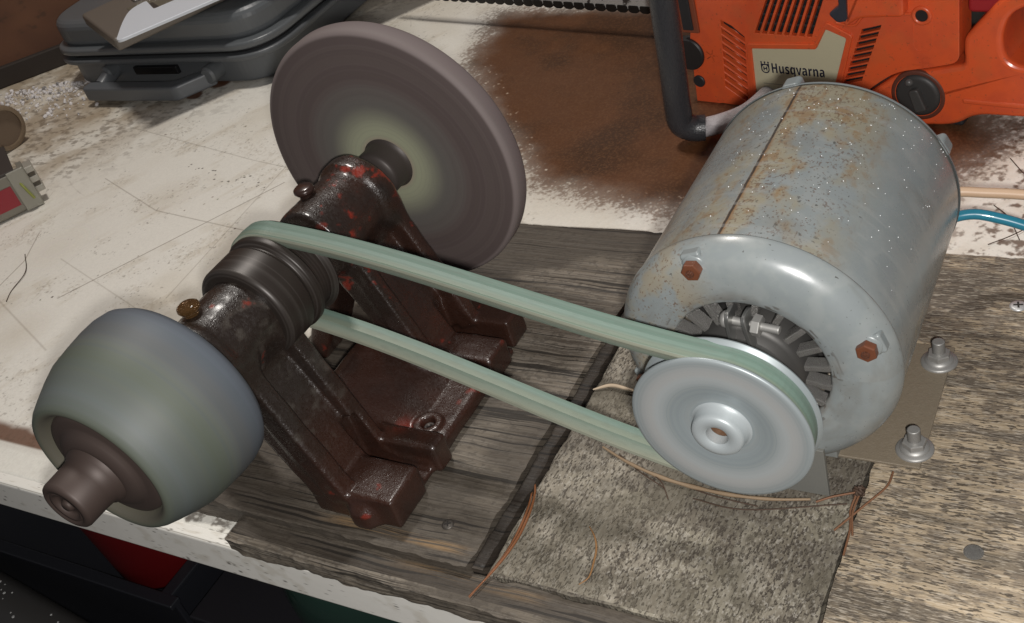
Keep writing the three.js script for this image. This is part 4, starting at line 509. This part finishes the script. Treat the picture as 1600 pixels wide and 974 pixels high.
// ---------------------------------------------------------------- left edge of the bench
{
  const tb = thing('cardboard_tube', 'brown cardboard tube end poking in at the left edge', 'tube', [-1.035, BENCH + 0.03, -0.238]); tb.rotation.y = -0.1;
  part(tb, 'tube_wall', latheZ([[0.024, -0.02], [0.024, 0], [0.024, 0], [0.0285, 0], [0.03, -0.0015], [0.03, -0.25]], 40).rotateY(Math.PI / 2), std([0.2, 0.145, 0.095], 0.75, 0, { ...gritAt(2), bumpScale: 0.0004 })); part(tb, 'end_plug', cylX(0.0245, -0.008, -0.004), std([0.15, 0.105, 0.07], 0.8));
  const tl = thing('hand_tool', 'grey and red metal tool with open toothed end at left edge', 'hand tool', [-0.868, BENCH + 0.001, -0.118]); tl.rotation.y = 1.0;
  const cream = std([0.2, 0.185, 0.15], 0.4, 0.2);
  part(tl, 'body', rbox(-0.3, -0.003, 0, 0.05, -0.06, 0.012, 0.003), cream); part(tl, 'red_stripe', rbox(-0.3, -0.0085, 0.01, 0.036, 0.011, 0.0128, 0.0004), std([0.26, 0.012, 0.022], 0.4)); part(tl, 'top_plate', rbox(-0.3, 0.004, 0.0495, 0.053, -0.075, 0.014, 0.001), std([0.04, 0.032, 0.028], 0.6));
  part(tl, 'end_frame', merge(rbox(-0.0065, 0.014, 0, 0.052, 0.009, 0.015, 0.001), rbox(-0.0065, 0.012, 0, 0.008, -0.045, 0.012, 0.001), rbox(0.008, 0.0145, 0, 0.05, -0.012, 0.014, 0.001)), std([0.27, 0.26, 0.22], 0.4, 0.4));
  for (let i = 0; i < 3; i++) part(tl, 'tooth', rbox(0.014, 0.024, 0.012 + i * 0.013, 0.02 + i * 0.013, -0.014, 0.006, 0.001), std([0.38, 0.36, 0.31], 0.45, 0.3));
  part(tl, 'spring', tube([[0.0, 0.044, 0.006], [0.004, 0.03, 0.0165], [0.008, 0.012, 0.0165]], 0.0016, 20, 8), std([0.25, 0.27, 0.06], 0.4));
  // crumbs of foam swept into the corner
  const r = rng(9), N = 420, im = new THREE.InstancedMesh(new THREE.IcosahedronGeometry(1, 0), std([0.75, 0.74, 0.74], 0.7), N), M = new THREE.Matrix4(), Q = new THREE.Quaternion(), E = new THREE.Euler(); im.name = numbered('foam_crumbs'); im.userData = { kind: 'stuff', label: 'white foam crumbs scattered in the far left bench corner', category: 'crumbs' };
  for (let i = 0; i < N; i++) { const t = r(), s = 0.001 + 0.003 * r() * r(); const x = mix(-1.22, -1.0, t) + 0.05 * (r() - 0.5), z = mix(-0.36, -0.425, t) + (r() * r() * 0.14) - 0.02; M.compose(V3(x, BENCH + s * 0.6, z), Q.setFromEuler(E.set(r() * 6, r() * 6, r() * 6)), V3(s * (0.7 + r()), s, s * (0.6 + r()))); im.setMatrixAt(i, M); const k = r() < 0.12 ? 0.35 : 0.75 + 0.25 * r(); im.setColorAt(i, new THREE.Color(k, k * 0.97, k * 0.96)); }
  scene.add(im);
}

// ---------------------------------------------------------------- wires, needles and other litter
{
  const wire = (pts, r, m, label) => solo('electric_wire', label, 'wire', tube(pts, r, 80, 12), m, undefined);
  wire([[0.165, 0.064, -0.083], [0.18, 0.066, -0.096], [0.2, 0.065, -0.099], [0.23, 0.0635, -0.1], [0.3, 0.055, -0.098], [0.42, 0.03, -0.09]], 0.0034, std([0.52, 0.36, 0.24], 0.45), 'pale tan wire leaving the back of the motor, above the blue one');
  wire([[0.166, 0.046, -0.08], [0.18, 0.047, -0.094], [0.193, 0.0475, -0.099], [0.21, 0.044, -0.1], [0.226, 0.039, -0.1], [0.3, 0.012, -0.1], [0.4, 0.0, -0.09]], 0.0036, std([0.02, 0.19, 0.28], 0.32, 0, { clearcoat: 0.3 }), 'blue wire leaving the back of the motor at right');
  const Y = PLY + 0.0012, brown = std([0.19, 0.072, 0.027], 0.55), pale = std([0.24, 0.17, 0.105], 0.65), dark = std([0.06, 0.035, 0.022], 0.7);
  const nd = thing('pine_needle', 'long curved orange-brown pine needle lying across the plywood below the belt', 'pine needle');
  part(nd, 'needle', taper([[-0.0398, Y, 0.143], [-0.0305, Y + 0.003, 0.158], [-0.0262, Y + 0.003, 0.175], [-0.0245, Y + 0.003, 0.196], [-0.028, Y + 0.002, 0.219], [-0.0345, Y + 0.002, 0.243]], (t) => 0.0003 + 0.0007 * Math.sin(Math.PI * Math.min(1, t * 0.9 + 0.1)), 60), brown);
  part(nd, 'needle', taper([[-0.0398, Y, 0.143], [-0.032, Y + 0.001, 0.163], [-0.0285, Y + 0.001, 0.182], [-0.0275, Y + 0.001, 0.205], [-0.031, Y + 0.001, 0.227], [-0.035, Y, 0.2425]], (t) => 0.0003 + 0.0006 * Math.sin(Math.PI * t), 60), brown);
  solo('pine_needle', 'short thin tan pine needle right of the long orange one', 'pine needle', taper([[0.0152, Y, 0.173], [0.022, Y + 0.001, 0.18], [0.0268, Y + 0.001, 0.188], [0.0295, Y + 0.001, 0.198], [0.0305, Y, 0.209], [0.027, Y, 0.215]], (t) => 0.0003 + 0.0004 * Math.sin(Math.PI * t), 40), std([0.25, 0.13, 0.05], 0.6));
  const tw = thing('dry_twig', 'dry frayed twig lying on the plywood beneath the motor pulley', 'twig');
  part(tw, 'stem', taper([[-0.004, Y, 0.108], [0.02, Y + 0.002, 0.119], [0.047, Y + 0.002, 0.1262], [0.07, Y + 0.001, 0.128], [0.094, Y + 0.002, 0.1292], [0.118, Y + 0.002, 0.1266], [0.139, Y + 0.002, 0.1215]], (t) => 0.0008 + 0.0008 * Math.sin(Math.PI * t) * (0.7 + 0.3 * Math.sin(t * 40)), 80), pale);
  for (const [a, b, c] of [[[0.01, Y, 0.112], [0.03, Y + 0.001, 0.124], [0.05, Y, 0.1325]], [[0.06, Y, 0.127], [0.08, Y + 0.001, 0.1315], [0.11, Y, 0.1325]], [[0.04, Y + 0.002, 0.125], [0.048, Y + 0.003, 0.131], [0.055, Y, 0.14]], [[0.07, Y, 0.136], [0.1, Y + 0.0008, 0.138], [0.16, Y + 0.001, 0.119]]]) part(tw, 'fibre', taper([a, b, c], () => 0.00042, 24, 6), dark);
  solo('straw_scrap', 'pale split straw scrap at the left edge of the motor pulley', 'straw', merge(taper([[-0.034, Y, 0.0575], [-0.022, Y + 0.002, 0.053], [-0.01, Y + 0.003, 0.0545], [0.0, Y + 0.002, 0.056]], (t) => 0.0005 + 0.0016 * t * (1 - t) * 2.2, 30), taper([[-0.026, Y, 0.052], [-0.016, Y + 0.002, 0.0525], [-0.004, Y + 0.001, 0.0535]], () => 0.0007, 20)), std([0.48, 0.38, 0.27], 0.6));
  const rt = thing('root_tuft', 'curled brown root fibres with a dark knot on the right seam', 'plant scrap');
  part(rt, 'knot', merge(...Array.from({ length: 7 }, (_, i) => { const r = rng(40 + i); return taper([0, 1, 2, 3, 4].map(() => [0.165 + 0.006 * (r() - 0.5), Y + 0.0035 + 0.006 * (r() - 0.5), 0.11 + 0.006 * (r() - 0.5)]), () => 0.0009, 20, 6); })), dark);
  for (const p of [[[0.1635, Y + 0.002, 0.111], [0.1625, Y, 0.122], [0.1655, Y, 0.135], [0.1668, Y, 0.155]], [[0.165, Y + 0.002, 0.112], [0.1645, Y + 0.001, 0.125], [0.168, Y, 0.14]], [[0.179, Y, 0.088], [0.1785, Y + 0.001, 0.1], [0.17, Y + 0.001, 0.117], [0.1575, Y, 0.139]], [[0.165, Y + 0.002, 0.109], [0.15, Y + 0.002, 0.117], [0.142, Y, 0.121]]]) part(rt, 'root', taper(p, () => 0.0007, 30, 6), std([0.17, 0.08, 0.04], 0.65));
  // hairs and thin scraps on the bench, right of the motor
  const hb = BENCH + 0.0006; for (const [p, l] of [[[[0.19, hb, -0.27], [0.205, hb + 0.001, -0.245], [0.222, hb, -0.226]], 'black straight hair on the bench right of the motor, above the wires'], [[[0.188, hb, -0.205], [0.2, hb + 0.001, -0.19], [0.212, hb, -0.163]], 'short curled hair on the bench between the two wires'], [[[0.225, hb, -0.19], [0.205, hb + 0.001, -0.165], [0.192, hb, -0.155]], 'thin brown hair on the bench below the blue wire']]) solo('hair', l, 'hair', taper(p, () => 0.0004, 24, 5), dark);
  solo('hair', 'thin brown hair lying alone on the left of the white bench', 'hair', taper([[-0.78, hb, -0.03], [-0.745, hb + 0.001, 0.0], [-0.735, hb, 0.03], [-0.725, hb, 0.045]], () => 0.0005, 24, 5), dark);
}

// ---------------------------------------------------------------- dark things on the shelf under the bench
{
  const bk = thing('plastic_bucket', 'red plastic bucket inside the dark crate under the bench', 'bucket', [-0.742, -0.43, 0.035]);
  part(bk, 'bucket_wall', latheZ([[0.08, 0.24], [0.085, 0.24], [0.085, 0.236], [0.072, 0.006], [0.07, 0], [0, 0.0]], 56).rotateX(-Math.PI / 2), std([0.13, 0.005, 0.006], 0.45));
  const cr = thing('plastic_crate', 'black open plastic crate standing under the bench', 'crate', [-0.82, -0.6, -0.02]); const cm = std([0.018, 0.019, 0.024], 0.42);
  part(cr, 'wall', rbox(-0.28, 0.18, 0, 0.2, 0.138, 0.146, 0.002), cm); part(cr, 'wall', rbox(0.152, 0.16, 0, 0.2, -0.2, 0.14, 0.002), cm); part(cr, 'rim', merge(rbox(-0.28, 0.18, 0.197, 0.205, 0.136, 0.152, 0.002), rbox(0.15, 0.168, 0.1975, 0.2045, -0.2, 0.14, 0.002)), cm); part(cr, 'bottom', rbox(-0.28, 0.15, 0.158, 0.166, -0.2, 0.137, 0.002), cm);
  const jr = thing('glass_jar', 'dark green glass jar under the front edge of the board', 'jar', [-0.4, -0.56, 0.04]);
  part(jr, 'jar_wall', latheZ([[0.03, 0.3], [0.05, 0.29], [0.078, 0.26], [0.085, 0.23], [0.085, 0.02], [0.075, 0], [0, 0]], 56).rotateX(-Math.PI / 2), std([0.02, 0.045, 0.035], 0.15, 0, { clearcoat: 0.6 })); 
  const bx = thing('storage_box', 'dark box between the crate and the green jar under the bench', 'box', [-0.56, -0.6, 0.02]); part(bx, 'box_wall', rbox(-0.07, 0.08, 0, 0.17, -0.1, 0.1, 0.004), std([0.02, 0.019, 0.022], 0.5)); part(bx, 'lid', rbox(-0.074, 0.084, 0.1702, 0.18, -0.104, 0.104, 0.003), std([0.022, 0.021, 0.025], 0.45));
  const pp = thing('pipe', 'grey plastic pipe with white paint specks at the bottom left corner', 'pipe', [-0.78, -0.43, 0.2]); pp.rotation.y = -0.12;
  part(pp, 'pipe_wall', latheZ([[0.03, 0.0], [0.034, 0.0], [0.034, 0.0], [0.034, -0.4]], 40).rotateY(Math.PI / 2).translate(0.14, 0, 0), std([0.07, 0.066, 0.062], 0.5)); part(pp, 'collar', latheZ([[0.034, 0.03], [0.039, 0.03], [0.039, 0.03], [0.039, -0.03], [0.039, -0.03], [0.034, -0.03]], 40).rotateY(Math.PI / 2).translate(0.09, 0, 0), std([0.08, 0.075, 0.07], 0.5));
  { const r = rng(21), gs = []; for (let i = 0; i < 26; i++) { const a = (40 + 80 * r()) * Math.PI / 180, x = -0.2 + 0.28 * r(), s = 0.0008 + 0.0016 * r(); gs.push(new THREE.SphereGeometry(s, 6, 5).scale(1, 0.5, 1).translate(x, 0.034 * Math.sin(a), 0.034 * Math.cos(a))); } const ps = part(pp, 'paint_specks', merge(...gs), std([0.6, 0.6, 0.58], 0.6)); ps.userData.kind = 'stuff'; }
  struct('shelf', at(new THREE.BoxGeometry(2.6, 0.02, 0.8), -0.4, -0.611, -0.05), std([0.02, 0.018, 0.017], 0.8));
}

renderer.render(scene, camera);
